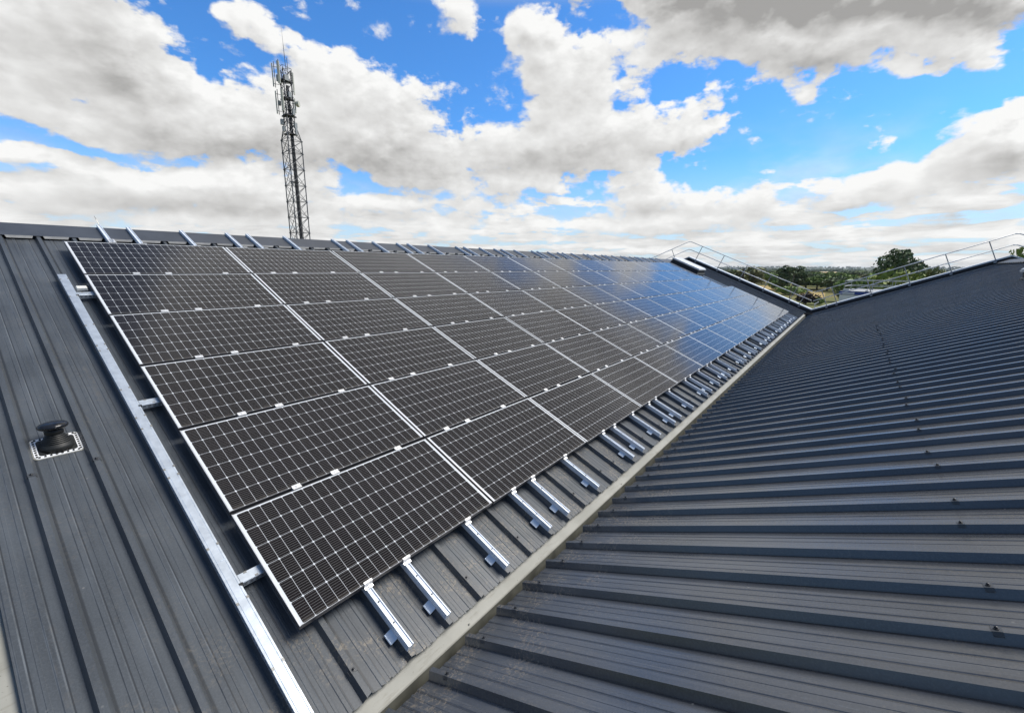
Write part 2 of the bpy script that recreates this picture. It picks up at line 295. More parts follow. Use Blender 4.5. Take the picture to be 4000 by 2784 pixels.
def roof_material(name, base, dirt_edge, gloss, spec, r0):
    # coated steel: long weather streaks down the slope, dull scuffs, pale footprints and dried mud near the gutter
    t = NT(name); p = t.obj()
    st = t.noise(t.scaled(p, (14, .5, 1)), 1.0, 5, .6)
    bl = t.noise(p, 1.1, 6, .6, .3)
    fine = t.noise(p, 90, 3, .7)
    k = t.math('ADD', t.math('MULTIPLY', t.ramp(st, .3, .75), .5), t.math('MULTIPLY', t.ramp(bl, .35, .7), .5))
    dark = tuple(c * .70 for c in base); lite = tuple(c * 1.35 for c in base)
    c = t.mix(k, dark, lite)
    c = t.mix(t.math('MULTIPLY', t.ramp(fine, .4, .72), .35), c, tuple(c_ * 1.7 for c_ in base))
    rust = t.math('MULTIPLY', t.ramp(t.noise(t.scaled(p, (5, .35, 1)), 1.3, 5, .65), .58, .75), t.ramp(t.noise(p, 14, 4, .7), .42, .62))
    c = t.mix(t.math('MULTIPLY', rust, .38), c, (.17, .145, .115))
    sep = t.n('ShaderNodeSeparateXYZ'); t.l(p, sep.inputs[0])
    # paint worn pale along the folds, broken up by noise; darker lines painted in the creases beside them
    ph = t.math('MULTIPLY', t.math('FRACT', t.math('DIVIDE', t.math('SUBTRACT', sep.outputs[0], r0 - 40 * RP), RP)), RP)
    wear = None
    for q in (.0965, .1235, .2125, .2395):
        l_ = t.ramp(t.math('ABSOLUTE', t.math('SUBTRACT', ph, q)), .0022, .0055, 1, 0)
        wear = l_ if wear is None else t.math('MAXIMUM', wear, l_)
    wear = t.math('MULTIPLY', wear, t.ramp(t.noise(t.scaled(p, (3, .8, 1)), 1.7, 5, .65), .40, .66))
    c = t.mix(t.math('MULTIPLY', wear, .55), c, tuple(q * 2.3 for q in base))
    crease_lines = t.math('MAXIMUM', t.ramp(t.math('ABSOLUTE', t.math('SUBTRACT', ph, .1305)), .0015, .005, 1, 0), t.ramp(t.math('ABSOLUTE', t.math('SUBTRACT', ph, .2465)), .0015, .005, 1, 0))
    crease_lines = t.math('MAXIMUM', crease_lines, t.ramp(t.math('ABSOLUTE', t.math('SUBTRACT', ph, .0425)), .003, .012, 1, 0))
    c = t.mix(t.math('MULTIPLY', crease_lines, .82), c, tuple(q * .35 for q in base))
    near = t.ramp(t.math('ABSOLUTE', t.math('SUBTRACT', sep.outputs[1], dirt_edge)), .25, 1.0, 1, 0)
    near = t.math('ADD', near, .14)
    patch = t.ramp(t.noise(p, 3.1, 3, .5), .44, .62)
    speck = t.ramp(t.noise(p, 38, 5, .75, .8), .50, .60)
    m = t.math('MULTIPLY', t.math('MULTIPLY', patch, speck), near, clamp=True)
    c = t.mix(t.math('MULTIPLY', m, .6), c, (.26, .22, .165))
    spots = t.n('ShaderNodeTexVoronoi'); spots.inputs['Scale'].default_value = 9; t.l(p, spots.inputs['Vector'])
    sp = t.math('MULTIPLY', t.ramp(spots.outputs['Distance'], .035, .07, 1, 0), t.ramp(t.noise(p, 2.3, 2), .5, .62))
    c = t.mix(t.math('MULTIPLY', sp, .5), c, (.25, .25, .24))
    rough = t.math('MULTIPLY_ADD', bl, .20, gloss)
    t.set(c, rough, 0, spec); b1 = t.n('ShaderNodeBump'); b1.inputs['Strength'].default_value = .35; b1.inputs['Distance'].default_value = .012; t.l(t.noise(t.scaled(p, (1, .45, 1)), 3.4, 2, .5), b1.inputs['Height'])
    b2 = t.n('ShaderNodeBump'); b2.inputs['Strength'].default_value = .08; b2.inputs['Distance'].default_value = .004; t.l(t.noise(p, 160, 3, .6), b2.inputs['Height'])
    t.l(b1.outputs[0], b2.inputs['Normal']); t.l(b2.outputs[0], t.p.inputs['Normal'])
    return t.m
M = {}
M['roof'] = roof_material('coated_steel_roof', (.068, .077, .087), 0.0, .28, .5, RL0)
M['roof2'] = roof_material('coated_steel_roof_valley', (.066, .072, .082), 0.0, .13, 1.0, -RR0)
M['ridge'] = simple('ridge_flashing_paint', (.055, .062, .075), .42, 0, .2, 2.0)
def gutter_mat():
    t = NT('beige_gutter_coating'); p = t.pos(); n = t.noise(p, 2.2, 6, .6)
    c = t.mix(t.ramp(n, .3, .7), (.27, .268, .235), (.345, .342, .305))
    silt = t.math('MULTIPLY', t.ramp(t.noise(t.scaled(p, (1, 5, 5)), 2.6, 6, .7), .52, .72), .55)
    c = t.mix(silt, c, (.15, .135, .10)); sp = t.ramp(t.noise(p, 60, 3, .7), .66, .72); c = t.mix(t.math('MULTIPLY', sp, .7), c, (.10, .09, .07))
    t.set(c, .55, 0, .4); t.bump(t.noise(p, 30, 4), .05); return t.m
M['gutter'] = gutter_mat()
M['gutter_in'] = simple('gutter_trough_shaded', (.12, .12, .10), .6, 0, .22, 7.0)  # same gutter, colour darkened to stand for the shade under the overhang
M['alu'] = simple('mill_aluminium', (.74, .80, .88), .40, .15, .05, 20)
M['aluframe'] = simple('anodised_frame', (.66, .67, .68), .42, .6, .04, 20)
M['frameside'] = simple('frame_side_shaded', (.16, .155, .16), .35, .6, .1, 10)  # frame metal darkened: shade and dark reflections in the gaps put into the colour
M['framelong'] = simple('frame_long_bar_shaded', (.07, .07, .075), .4, .5, .1, 10)  # long bars of the same frame, their shading put into the colour
M['clamp'] = simple('bright_aluminium_clamp', (.86, .86, .86), .42, .55, .04, 20)
M['galv'] = simple('galvanised_steel', (.72, .78, .84), .38, .7, .07, 14)
M['dark_hole'] = simple('slot_shadow_black', (.01, .01, .012), .7)
M['steel_clip'] = simple('tin_clip', (.42, .40, .36), .45, .6)
M['white_box'] = simple('white_plastic', (.74, .73, .68), .5)
M['rubber'] = simple('black_rubber', (.012, .013, .012), .55, 0, .3, 30)
M['vent_cap'] = simple('black_vent_plastic', (.012, .013, .016), .2, 0, .35, 25)
M['foil'] = simple('white_metal_strip', (.84, .85, .86), .4, 0)
M['saddle'] = simple('painted_saddle_washer', (.060, .065, .072), .4, 0)
M['screw'] = simple('dark_screw_head', (.03, .033, .038), .4, .3)
M['parapet'] = simple('dark_parapet_cladding', (.020, .020, .024), .6, 0, .25, 3)
M['coping'] = simple('pale_coping_metal', (.70, .73, .77), .4, .1, .08, 2)
M['trim'] = simple('grey_upstand_trim', (.42, .41, .39), .6)
M['rail'] = simple('galvanised_guardrail', (.84, .85, .86), .45, .05, .1, 6)
M['post'] = simple('grey_guardrail_post', (.36, .37, .39), .5, .4)
M['lid'] = simple('white_rooflight_lid', (.70, .72, .75), .4, 0, .06, 2)
M['lid_edge'] = simple('rooflight_frame', (.62, .63, .64), .45)
M['membrane'] = simple('black_membrane', (.018, .018, .021), .6)
M['mast'] = simple('weathered_mast_steel', (.09, .096, .11), .6, .1, .2, .7)
M['mast_dark'] = simple('mast_cables', (.03, .03, .035), .6)
M['antenna'] = simple('antenna_radome', (.50, .50, .44), .55, 0, .1, .8)
M['antenna_grey'] = simple('radio_unit_grey', (.33, .35, .36), .55)
M['wall_white'] = simple('white_cladding', (.88, .88, .88), .6, 0, .05, .6)
M['wall_dark'] = simple('grey_cladding', (.30, .31, .32), .6)
M['blue'] = simple('blue_fascia', (.025, .07, .32), .5)
M['signwhite'] = simple('pale_sign', (.62, .64, .70), .5)
M['flatroof'] = simple('grey_roof_felt', (.36, .37, .38), .8)
M['glass_dark'] = simple('dark_window', (.03, .035, .04), .15)
M['bark'] = simple('bark', (.055, .045, .035), .9, 0, .3, 3)
M['wood'] = simple('weathered_wood', (.16, .13, .10), .8)
def leaf(name, a, b):
    t = NT(name); oi = t.n('ShaderNodeObjectInfo')
    n = t.noise(t.obj(), .9, 3, .6); n2 = t.noise(t.obj(), 6, 2)
    k = t.math('ADD', t.math('MULTIPLY', t.ramp(n, .3, .7), .6), t.math('MULTIPLY', n2, .4))
    k = t.math('ADD', t.math('MULTIPLY', k, .8), t.math('MULTIPLY', oi.outputs['Random'], .25))
    t.set(t.mix(k, a, b), .65, 0, .25); return t.m
M['leaf_dark'] = leaf('leaves_dark', (0.0533, 0.0867, 0.04), (0.1334, 0.1867, 0.0801))
M['leaf_mid'] = leaf('leaves_mid', (0.0961, 0.1667, 0.0449), (0.2723, 0.3685, 0.0961))
M['leaf_lime'] = leaf('leaves_lime', (0.1218, 0.174, 0.0313), (0.2784, 0.3306, 0.0696))
M['leaf_olive'] = leaf('leaves_olive', (0.0991, 0.1238, 0.0556), (0.2475, 0.2475, 0.1052))
M['leaf_purple'] = leaf('leaves_purple', (0.018, 0.015, 0.018), (0.048, 0.036, 0.039))
M['far_wood'] = leaf('far_leaves', (0.0675, 0.1013, 0.054), (0.1462, 0.1845, 0.0945))

# solar laminate: UV in metres on the glass
def pv_material():
    t = NT('solar_laminate'); uv = t.n('ShaderNodeUVMap').outputs[0]
    sep = t.n('ShaderNodeSeparateXYZ'); t.l(uv, sep.inputs[0]); X, Y = sep.outputs[0], sep.outputs[1]
    GW, GH = 1.824, 1.011; mx, my = .017, .006
    cu = (GW - 2 * mx) / 22; cv = (GH - 2 * my) / 6
    a = t.math('DIVIDE', t.math('SUBTRACT', X, mx), cu); b = t.math('DIVIDE', t.math('SUBTRACT', Y, .002), cv)
    def edge(x, size):      # distance in metres to the nearest cell boundary
        return t.math('MULTIPLY', t.math('PINGPONG', x, .5), size)
    da, db = edge(a, cu), edge(b, cv)
    gap = t.math('MINIMUM', da, db)
    line = t.ramp(gap, .0007, .0013, 1, 0)
    dia = t.ramp(t.math('ADD', da, db), .0085, .0098, 1, 0)
    def outside(x, n): return t.math('MAXIMUM', t.math('LESS_THAN', x, 0), t.math('GREATER_THAN', x, n))
    out = t.math('MAXIMUM', outside(a, 22), outside(b, 6))
    white = t.math('MAXIMUM', t.math('MAXIMUM', line, dia), out)
    bb = t.math('MULTIPLY', t.math('PINGPONG', t.math('MULTIPLY', b, 9), .5), 1)
    bus = t.math('MULTIPLY', t.ramp(bb, .440, .466), .46)
    oi = t.n('ShaderNodeObjectInfo')
    cellid = t.n('ShaderNodeCombineXYZ'); t.l(t.math('FLOOR', a), cellid.inputs[0]); t.l(t.math('FLOOR', b), cellid.inputs[1]); t.l(oi.outputs['Random'], cellid.inputs[2])
    wn = t.n('ShaderNodeTexWhiteNoise'); t.l(cellid.outputs[0], wn.inputs[0])
    cell = t.mix(wn.outputs[0], (.0044, .0036, .0042), (.0066, .0054, .0060))
    cell = t.mix(t.ramp(t.noise(uv, 3.0, 4, .6), .5, .85, 0, .10), cell, (.06, .055, .045))
    c = t.mix(bus, cell, (.34, .34, .36)); c = t.mix(white, c, (.66, .69, .72))
    c = t.mix(t.math('MULTIPLY', oi.outputs['Random'], .03), c, (.10, .10, .13))
    dust = t.math('MULTIPLY', t.ramp(t.math('ADD', Y, t.math('MULTIPLY', t.noise(uv, 9, 4), .05)), .02, .07, 1, 0), .16)
    c = t.mix(dust, c, (.20, .18, .15))
    t.set(c, t.math('MULTIPLY_ADD', t.noise(uv, 2.2, 4), .08, .085), 0, .21)
    t.p.inputs['Specular Tint'].default_value = (1, .95, .90, 1)
    return t.m
M['pv'] = pv_material()

# ------------------------------------------------------------------ the building
bld = empty('metal_roofed_building', (14, -6.5, GROUND))
tag(bld, 'dark grey metal building whose two ribbed roof slopes meet at a beige valley gutter', 'building')
bld.matrix_world = Matrix.Translation(bld.location)
def fix(o):                              # parent to the building without moving
    o.parent = bld; o.matrix_parent_inverse = bld.matrix_world.inverted(); return o
RIB = .045
def profile(x0, x1, r0):
    # ribbed sheet cross-section: trapezoid ribs, two shallow stiffeners in every pan
    pr = [(-.036, 0), (-.017, RIB), (.017, RIB), (.036, 0), (.094, 0), (.099, .0032), (.121, .0032), (.126, 0),
          (.158, 0), (.160, .0016), (.176, .0016), (.178, 0), (.210, 0), (.215, .0032), (.237, .0032), (.242, 0)]
    out = []; k = math.floor((x0 - r0) / RP) - 1
    while r0 + k * RP < x1 + RP:
        for (dx, h) in (pr[:4] + [(.037, .0022), (.052, .0022), (.053, 0)] + pr[4:] if k % 3 == 0 else pr):      # every third rib carries a side lap
            x = r0 + k * RP + dx
            if x0 <= x <= x1: out.append((x, h))
        k += 1
    return [(x0, 0)] + out + [(x1, 0)]
def sheet(name, prof, f, svals, mat, jag=0.0, orient=None):
    m = MB(); n = len(prof); rnd = random.Random(3)
    for i, s in enumerate(svals):
        for (x, h) in prof:
            j = (rnd.random() - .5) * jag if i == 0 else 0
            m.v.append((x, s + j, h))
    for i in range(len(svals) - 1):
        for k in range(n - 1):
            m.f.append((i*n+k, i*n+k+1, (i+1)*n+k+1, (i+1)*n+k)); m.mi.append(0)
    o = m.build(name, mat)
    return o
LS = sheet('roof_slope', profile(-1.11, 30.08, RL0), None, [0, .5, 2, 4, 6, 7.62], M['roof'], .012)
LS.location = PL(0, 6.83, -.14); LS.rotation_euler = (PITCH, 0, 0)
LS['label'] = 'roof slope carrying the solar panels'
bpy.context.view_layer.update(); fix(LS)
# right slope: local x runs along -X
RSp = [( -x, h) for (x, h) in reversed(profile(-6.0, 30.08, RR0))]
RS = sheet('roof_slope', RSp, None, [0, .5, 2, 4, 6, 8.15], M['roof2'], .012)
RS.location = PR(0, 0, 0); RS.rotation_euler = (BR, -FALL, math.pi)
RS['label'] = 'bare roof slope across the gutter from the panels'
bpy.context.view_layer.update(); fix(RS)
# far sides of both ridges
m = MB(); apL = PL(0, -.79, -.14); apR = PR(0, 8.15, 0)
for x0, x1, y0, z0, y1 in ((-1.11, 30.08, apL.y, apL.z - .01, 8.2), (-6.0, 30.08, apR.y, apR.z - .01, -21.6)):
    dz = -abs(y1 - y0) * math.tan(PITCH)
    m.add([(x0, y0, z0), (x1, y0, z0), (x1, y1, z0 + dz), (x0, y1, z0 + dz)], [(0, 1, 2, 3)])
o = m.build('rear_roof_slope', M['roof']); fix(o)
# body of the building
m = MB()
def wall(pts): m.add([(p[0], p[1], p[2]) for p in pts] + [(p[0], p[1], GROUND) for p in pts],
                     [(k, k+1, len(pts)+k+1, len(pts)+k) for k in range(len(pts)-1)])
wall([(29.9, 8.2, -3.2), (29.9, .75, .0), (29.9, -6.4, -3.15), (29.9, -14.0, .0), (29.9, -21.6, -3.2)])
wall([(-1.3, 8.2, -3.2), (-1.3, .75, .0), (-1.3, -6.2, -3.2)]); wall([(-6.0, -6.2, -3.2), (-6.0, -14, 0), (-6.0, -21.6, -3.2)])
wall([(-6.0, -6.2, -3.3), (-1.3, -6.2, -3.3)]); wall([(-1.3, 8.1, -3.3), (29.9, 8.1, -3.3)]); wall([(-6, -21.5, -3.3), (29.9, -21.5, -3.3)])
fix(m.build('wall', M['wall_dark']))
# left edge of the panel slope: beige flashing
m = MB(); m.box((-1.75, -6.9, -.215), (-1.112, .8, -.175), PLb); o = m.build('verge_flashing', M['gutter']); fix(o)
# valley gutter: sloped apron, folded lip, trough
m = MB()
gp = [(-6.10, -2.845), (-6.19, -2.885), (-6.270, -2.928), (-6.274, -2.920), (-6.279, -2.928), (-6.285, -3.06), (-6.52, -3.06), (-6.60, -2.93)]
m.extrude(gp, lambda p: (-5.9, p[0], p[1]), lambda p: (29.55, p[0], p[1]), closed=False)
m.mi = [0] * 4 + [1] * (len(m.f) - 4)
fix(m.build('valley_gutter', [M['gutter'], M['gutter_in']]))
m = MB(); m.box((29.5, -6.62, -3.04), (29.62, -6.12, -2.84)); fix(m.build('gutter_end', M['membrane']))
for k in range(11):                       # rivets and lap joints along the gutter lip
    x = .98 + 2.72 * k
    m = MB(); m.lathe([(.009, 0), (.009, .003), (.004, .007)], lambda p, x=x: Vector((x, -6.256, -2.917)) + Matrix.Rotation(R(-26), 3, 'X') @ p, 10)
    fix(m.build('gutter_rivet', M['gutter']))
# ridge caps with skirt between the ribs
def ridge(f, x0, x1, r0, sg, name, back):
    m = MB(); e0, e1 = f(0), f(1)
    m.extrude([0, 1, 2], lambda i: Vector((x0, 0, 0)) + f(i), lambda i: Vector((x1, 0, 0)) + f(i), closed=False)
    fix(m.build('ridge_cap', M['ridge']))
    s = MB(); k = math.floor((x0 - r0) / RP) + 1
    while r0 + (k + 1) * RP < x1:
        a = r0 + k * RP + .045; b = r0 + (k + 1) * RP - .045
        p, d = f(0), f(3)
        s.add([Vector((a, 0, 0)) + p, Vector((b, 0, 0)) + p, Vector((b - .012, 0, 0)) + p + d, Vector((a + .012, 0, 0)) + p + d], [(0, 1, 2, 3)])
        k += 1
    fix(s.build('ridge_skirt', M['trim']))
z3 = lambda v: Vector((0, v.y, v.z))
ridge(lambda i: (PL(0, -.36, -.086), PL(0, -.785, -.080), PL(0, -.785, -.080) + Vector((0, .45, -.2)), -.030 * NL - .012 * UPL)[i], -1.12, 30.05, RL0, 1, 'ridge_cap', 0)
ridge(lambda i: (PR(15, 7.75, .055) - Vector((15, 0, 0)), PR(15, 8.17, .06) - Vector((15, 0, 0)), PR(15, 8.17, .06) + Vector((-15, -.45, -.2)), -.035 * NR - .012 * UPR)[i], -6.0, 30.05, RR0, 1, 'ridge_cap', 0)
# gable parapet: dark inner face, pale coping, grey trim at its foot
GX = 30.1
cap = [(8.2, -2.75), (.77, .48), (-6.50, -2.64), (-14.02, .385), (-21.6, -2.7)]
m = MB(); n = len(cap)
low = [(y, z - .42) for y, z in cap]
m.add([(GX, y, z) for y, z in cap] + [(GX, y, z) for y, z in low] + [(GX + .40, y, z) for y, z in cap] + [(GX + .40, y, z) for y, z in low],
      [f for k in range(n - 1) for f in ((k, k+1, n+k+1, n+k), (2*n+k, 3*n+k, 3*n+k+1, 2*n+k+1))])
fix(m.build('parapet', M['parapet']))
m = MB()
prof = [(GX - .025, -.055), (GX - .025, .006), (GX - .02, .012), (GX + .44, .02), (GX + .45, .0), (GX + .45, -.05)]
for k in range(n - 1):
    (ya, za), (yb, zb) = cap[k], cap[k + 1]
    m.extrude(prof, lambda p: (p[0], ya, za + p[1]), lambda p: (p[0], yb, zb + p[1]))
fix(m.build('coping', M['coping']))
m = MB()
tl = [(PL(0, -.75, -.14), PL(0, 6.86, -.14), NL), (PR(0, .0, 0) - Vector((0, 0, FALL * 30)), PR(0, 8.0, 0) - Vector((0, 0, FALL * 30)), NR)]
for a, b, nn in tl:
    m.extrude([(29.99, .03), (29.995, .050), (30.06, .054), (30.095, .060)], lambda p: Vector((p[0], 0, 0)) + a + p[1] * nn, lambda p: Vector((p[0], 0, 0)) + b + p[1] * nn, closed=False)
fix(m.build('upstand_trim', M['trim']))
# fixings: dark saddle washer with a screw on the ribs
def fixing_mesh():
    m = MB()
    pr = [(-.028, .030), (-.026, .030), (-.019, .0478), (.019, .0478), (.026, .030), (.028, .030), (.028, .028), (.025, .028), (.018, .0460), (-.018, .0460), (-.025, .028), (-.028, .028)]
    m.extrude(pr, lambda p: (p[0], -.017, p[1]), lambda p: (p[0], .017, p[1]))
    m.lathe([(.010, .0478), (.010, .051), (.006, .052), (.006, .058), (.003, .060)], n=8)
    m.mi = [0] * 14 + [1] * (len(m.f) - 14)
    return m.build('roof_fixing', [M['saddle'], M['screw']])
fx = fixing_mesh(); fxm = fx.data; bpy.data.objects.remove(fx)
railk = [11 * j + q for j in range(8) for q in (2, 3, 5, 7, 8, 10) if 11 * j + q <= 76]
def put_fix(par, x, y):
    o = bpy.data.objects.new('roof_fixing', fxm); COL.objects.link(o); o.parent = par; o.location = (x, y, 0); return o
for k in range(-2, 44):
    if k not in railk: put_fix(LS, RL0 + k * RP, 6.83 - 6.645 + random.uniform(-.01, .01))
for k in (-2, -1, 0): put_fix(LS, RL0 + k * RP, 6.83 - 4.19)
for k in range(-3, 43): put_fix(RS, -(RR0 + k * RP), .175 + random.uniform(-.012, .012))
for k in range(0, 44, 1):
    if k % 3 != 2: put_fix(RS, -(RR0 + k * RP + .0), 2.71 + random.uniform(-.02, .03))

# ------------------------------------------------------------------ solar panels
PW, PH, CP, RPW = 1.84, 1.024, 1.86, 1.05
FR = .008
def make_panel():
    root = empty('solar_panel'); m = MB()
    # frame: four mitred bars, 35 mm deep (local y up the slope, z normal, top at 0)
    o = [(0, 0), (PW, 0), (PW, PH), (0, PH)]; i = [(FR, .005), (PW - FR, .005), (PW - FR, PH - FR), (FR, PH - FR)]
    c = .0012
    oo = [(c, c), (PW - c, c), (PW - c, PH - c), (c, PH - c)]
    vs = [(x, y, -.035) for x, y in o] + [(x, y, -c) for x, y in o] + [(x, y, 0) for x, y in oo] + [(x, y, 0) for x, y in i] + [(x, y, -.004) for x, y in i]
    fs = []
    for a in range(4):
        b = (a + 1) % 4
        for L in range(4): fs.append((L*4+a, L*4+b, L*4+4+b, L*4+4+a))
    m.add(vs, fs); m.mi = [1 if k % 4 == 0 else (2 if (k // 4) % 2 == 0 else 0) for k in range(16)]; fr = m.build('frame', [M['aluframe'], M['frameside'], M['framelong']], root)
    g = MB(); g.add([(x, y, -.0018) for x, y in i] + [(x, y, -.0065) for x, y in i], [(0, 1, 2, 3), (7, 6, 5, 4)])
    w, h = PW - 2 * FR, PH - FR - .005
    g.uv = [(0, 0), (w, 0), (w, h), (0, h)] * 2
    g.build('glass_laminate', M['pv'], root)
    jb = MB(); jb.box((PW / 2 - .05, PH - .12, -.028), (PW / 2 + .05, PH - .05, -.0066)); jb.build('junction_box', M['rubber'], root)
    return root
proto = make_panel(); first = True
ROWN = ['top', 'second', 'third', 'fourth', 'fifth', 'bottom']
for r in range(6):
    ncol = 13 if r < 3 else 14
    for cidx in range(ncol):
        o = proto if first else copy_tree(proto); first = False
        jx, jy, jz = random.uniform(-.0015, .0015), random.uniform(-.0015, .0015), random.uniform(-.001, .001)
        o.location = PL(cidx * CP + jx, r * RPW + PH + jy, jz); o.rotation_euler = (PITCH + random.uniform(-.0035, .0035), random.uniform(-.0025, .0025), 0)
        where = 'at the left end' if cidx == 0 else ('at the far right end' if cidx == ncol - 1 else ordinal(cidx + 1) + ' from the left end')
        tag(o, 'solar panel in the %s row%s, %s' % (ROWN[r], ' from the top' if 0 < r < 5 else '', where), 'solar panel', 'solar panels of the rooftop array')

# ------------------------------------------------------------------ mounting rails with clamps
def channel_prof(w=.042, h=.055):
    a = w / 2; t = .0032
    return [(-a, 0), (a, 0), (a, h), (a - .007, h), (a - .007, h - .003), (a - t, h - .003), (a - t, h - .008), (-a + t, h - .008), (-a + t, h - .003), (-a + .007, h - .003), (-a + .007, h), (-a, h), (-a, .034), (-a + .003, .031), (-a, .028)]
def make_rail(v0, v1, clamps):
    root = empty('mounting_rail'); L = v1 - v0
    m = MB(); m.extrude(channel_prof(), lambda p: (p[0], 0, p[1]), lambda p: (p[0], L, p[1]))
    m.build('channel', M['alu'], root)
    y = lambda v: v1 - v
    b = MB()          # fixing plate hanging off the left flank near the lower end
    yb = y(6.645)
    b.extrude([(-.022, .006), (-.060, -.020), (-.066, -.017), (-.070, -.021), (-.062, -.0245), (-.021, .002)], lambda p: (p[0], yb - .04, p[1]), lambda p: (p[0], yb + .04, p[1]))
    b.build('fixing_plate', M['galv'], root)
    e = MB()
    bolt = [(-.0085, 0), ]
    for v, up in clamps:
        c = MB(); yc = y(v)
        if up == 0:          # mid clamp bridging the gap between two rows
            c.extrude([(-.022, .0965), (.022, .0965), (.022, .101), (.006, .101), (.005, .097), (-.005, .097), (-.006, .101), (-.022, .101)], lambda p: (-.035, yc + p[0], p[1]), lambda p: (.035, yc + p[0], p[1]))
            c.box((-.035, yc - .0075, .055), (.035, yc + .0075, .0964))
            c.lathe([(.0065, .0975), (.0065, .104), (.003, .104)], lambda p, yc=yc: p + Vector((0, yc, 0)), 8)
            c.build('mid_clamp', M['clamp'], root)
        else:                # end clamp: stepped block gripping the frame edge
            c.extrude([(-.032 , .0555), (.0, .0555), (.0, .0965), (.010, .0965), (.010, .101), (-.006, .101), (-.010, .095), (-.014, .068), (-.032, .066)], lambda p: (-.033, yc + p[0] * up, p[1]), lambda p: (.033, yc + p[0] * up, p[1]))
            c.lathe([(.0105, .0665), (.0105, .068), (.007, .068), (.007, .075), (.003, .075)], lambda p, yc=yc: p + Vector((0, yc - .022 * up, 0)), 8)
            c.build('end_clamp', M['clamp'], root)
    for k in range(2):
        s = MB(); yy = y(6.60 + .1 * k) if k == 0 else y(6.42)
        s.lathe([(.006, .047), (.006, .052), (.003, .053)], lambda p, yy=yy: p + Vector((0, yy, 0)), 8)
        s.build('rail_screw', M['screw'], root)
    return root
gapv = lambda r: r * RPW - .013
longc = [(0.0, -1)] + [(gapv(r), 0) for r in range(1, 6)] + [(5 * RPW + PH, 1)]
shortc = [(3 * RPW, -1)] + [(gapv(r), 0) for r in range(4, 6)] + [(5 * RPW + PH, 1)]
railA = make_rail(-.79, 6.79, longc); railB = make_rail(1.62, 6.79, shortc)
useA = useB = True
for n_, k in enumerate(railk):
    u = RL0 + k * RP
    if k < 73:
        o = railA if useA else copy_tree(railA); useA = False
    else:
        o = railB if useB else copy_tree(railB); useB = False
    o.location = PL(u, 6.79 + random.uniform(-.008, .008), -.095); o.rotation_euler = (PITCH, 0, random.uniform(-.0006, .0006))
    where = 'first from the left end' if n_ == 0 else ('last at the far right end' if n_ == len(railk) - 1 else ordinal(n_ + 1) + ' from the left end')
    tag(o, 'aluminium mounting rail under the panels, ' + where, 'mounting rail', 'mounting rails under the solar panels')
    if n_ == 0: firstrail = o
for o in (firstrail,):
    if True:
        y = lambda v: 6.79 - v
        m = MB(); q = [(-.034, y(-.02)), (.034, y(-.02)), (.034, y(-.145)), (-.034, y(-.145))]
        for a, b2 in (((-.036, y(-.02), .0552), (-.022, y(-.15), .085)), ((.022, y(-.02), .0552), (.036, y(-.15), .085)), ((-.022, y(-.02), .0552), (.022, y(-.035), .085)), ((-.022, y(-.135), .0552), (.022, y(-.15), .085))):
            m.box((a[0], a[1], a[2]), b2)
        m.build('clamp_bracket', M['clamp'], o)
        m = MB(); m.path([(.005, y(-.75), .03), (.006, y(-.80), .06), (-.005, y(-.86), .11), (-.02, y(-.88), .15)], .004, 6)
        m.build('cable_end', M['steel_clip'], o)

# ------------------------------------------------------------------ cable tray
ct = empty('cable_tray', PL(-.175, 6.88, -.095), (PITCH, 0, 0))
tag(ct, 'long galvanised cable tray with clipped lid running down the roof beside the panels', 'cable tray')
yv = lambda v: 6.88 - v
m = MB(); W = .036
m.extrude([(-W, 0), (W, 0), (W, .045), (-W, .045)], lambda p: (p[0], yv(6.88), p[1]), lambda p: (p[0], yv(.95), p[1]))
m.build('tray_body', M['galv'], ct)
segs = [.93, 1.72, 2.68, 3.60, 4.55, 5.55, 6.9]
for a, b2 in zip(segs[:-1], segs[1:]):
    m = MB()
    m.extrude([(-W - .003, .036), (-W - .002, .036), (-W - .001, .0475), (-W + .010, .0478), (-W + .012, .0462), (-W + .014, .0482), (W - .014, .0482), (W - .012, .0462), (W - .010, .0478), (W + .001, .0475), (W + .002, .036), (W + .003, .036), (W + .0025, .0495), (-W - .0025, .0495)][:12] , lambda p: (p[0], yv(b2) + .002, p[1]), lambda p: (p[0], yv(a) - .002, p[1]))
    m.build('tray_lid', M['galv'], ct)
def clip(x, y, rot, z=.0483):
    m = MB()
    X = (lambda p: Vector((x + p.x, y + p.y, z + p.z))) if not rot else (lambda p: Vector((x - p.y, y + p.x, z + p.z)))
    for q in (-.007, .0, .007): m.box((-.006, q - .0022, 0), (.008, q + .0022, .0026), X)
    m.build('lid_clip', M['steel_clip'], ct)
for v in (1.07, 1.52, 2.20, 2.62, 2.72, 3.42, 3.86, 4.02, 4.56, 4.66, 5.42, 5.90, 6.38):
    clip(-W + .004, yv(v), 0); clip(W - .004, yv(v - .015), 0)
m = MB()                                   # slots in the side walls
for q in range(150):
    v = 1.0 + q * .039
    for s in (-1, 1): m.box((s * (W + .0006) - .0003, yv(v) - .010, .020), (s * (W + .0006) + .0003, yv(v) + .010, .026))
m.build('side_slots', M['dark_hole'], ct)
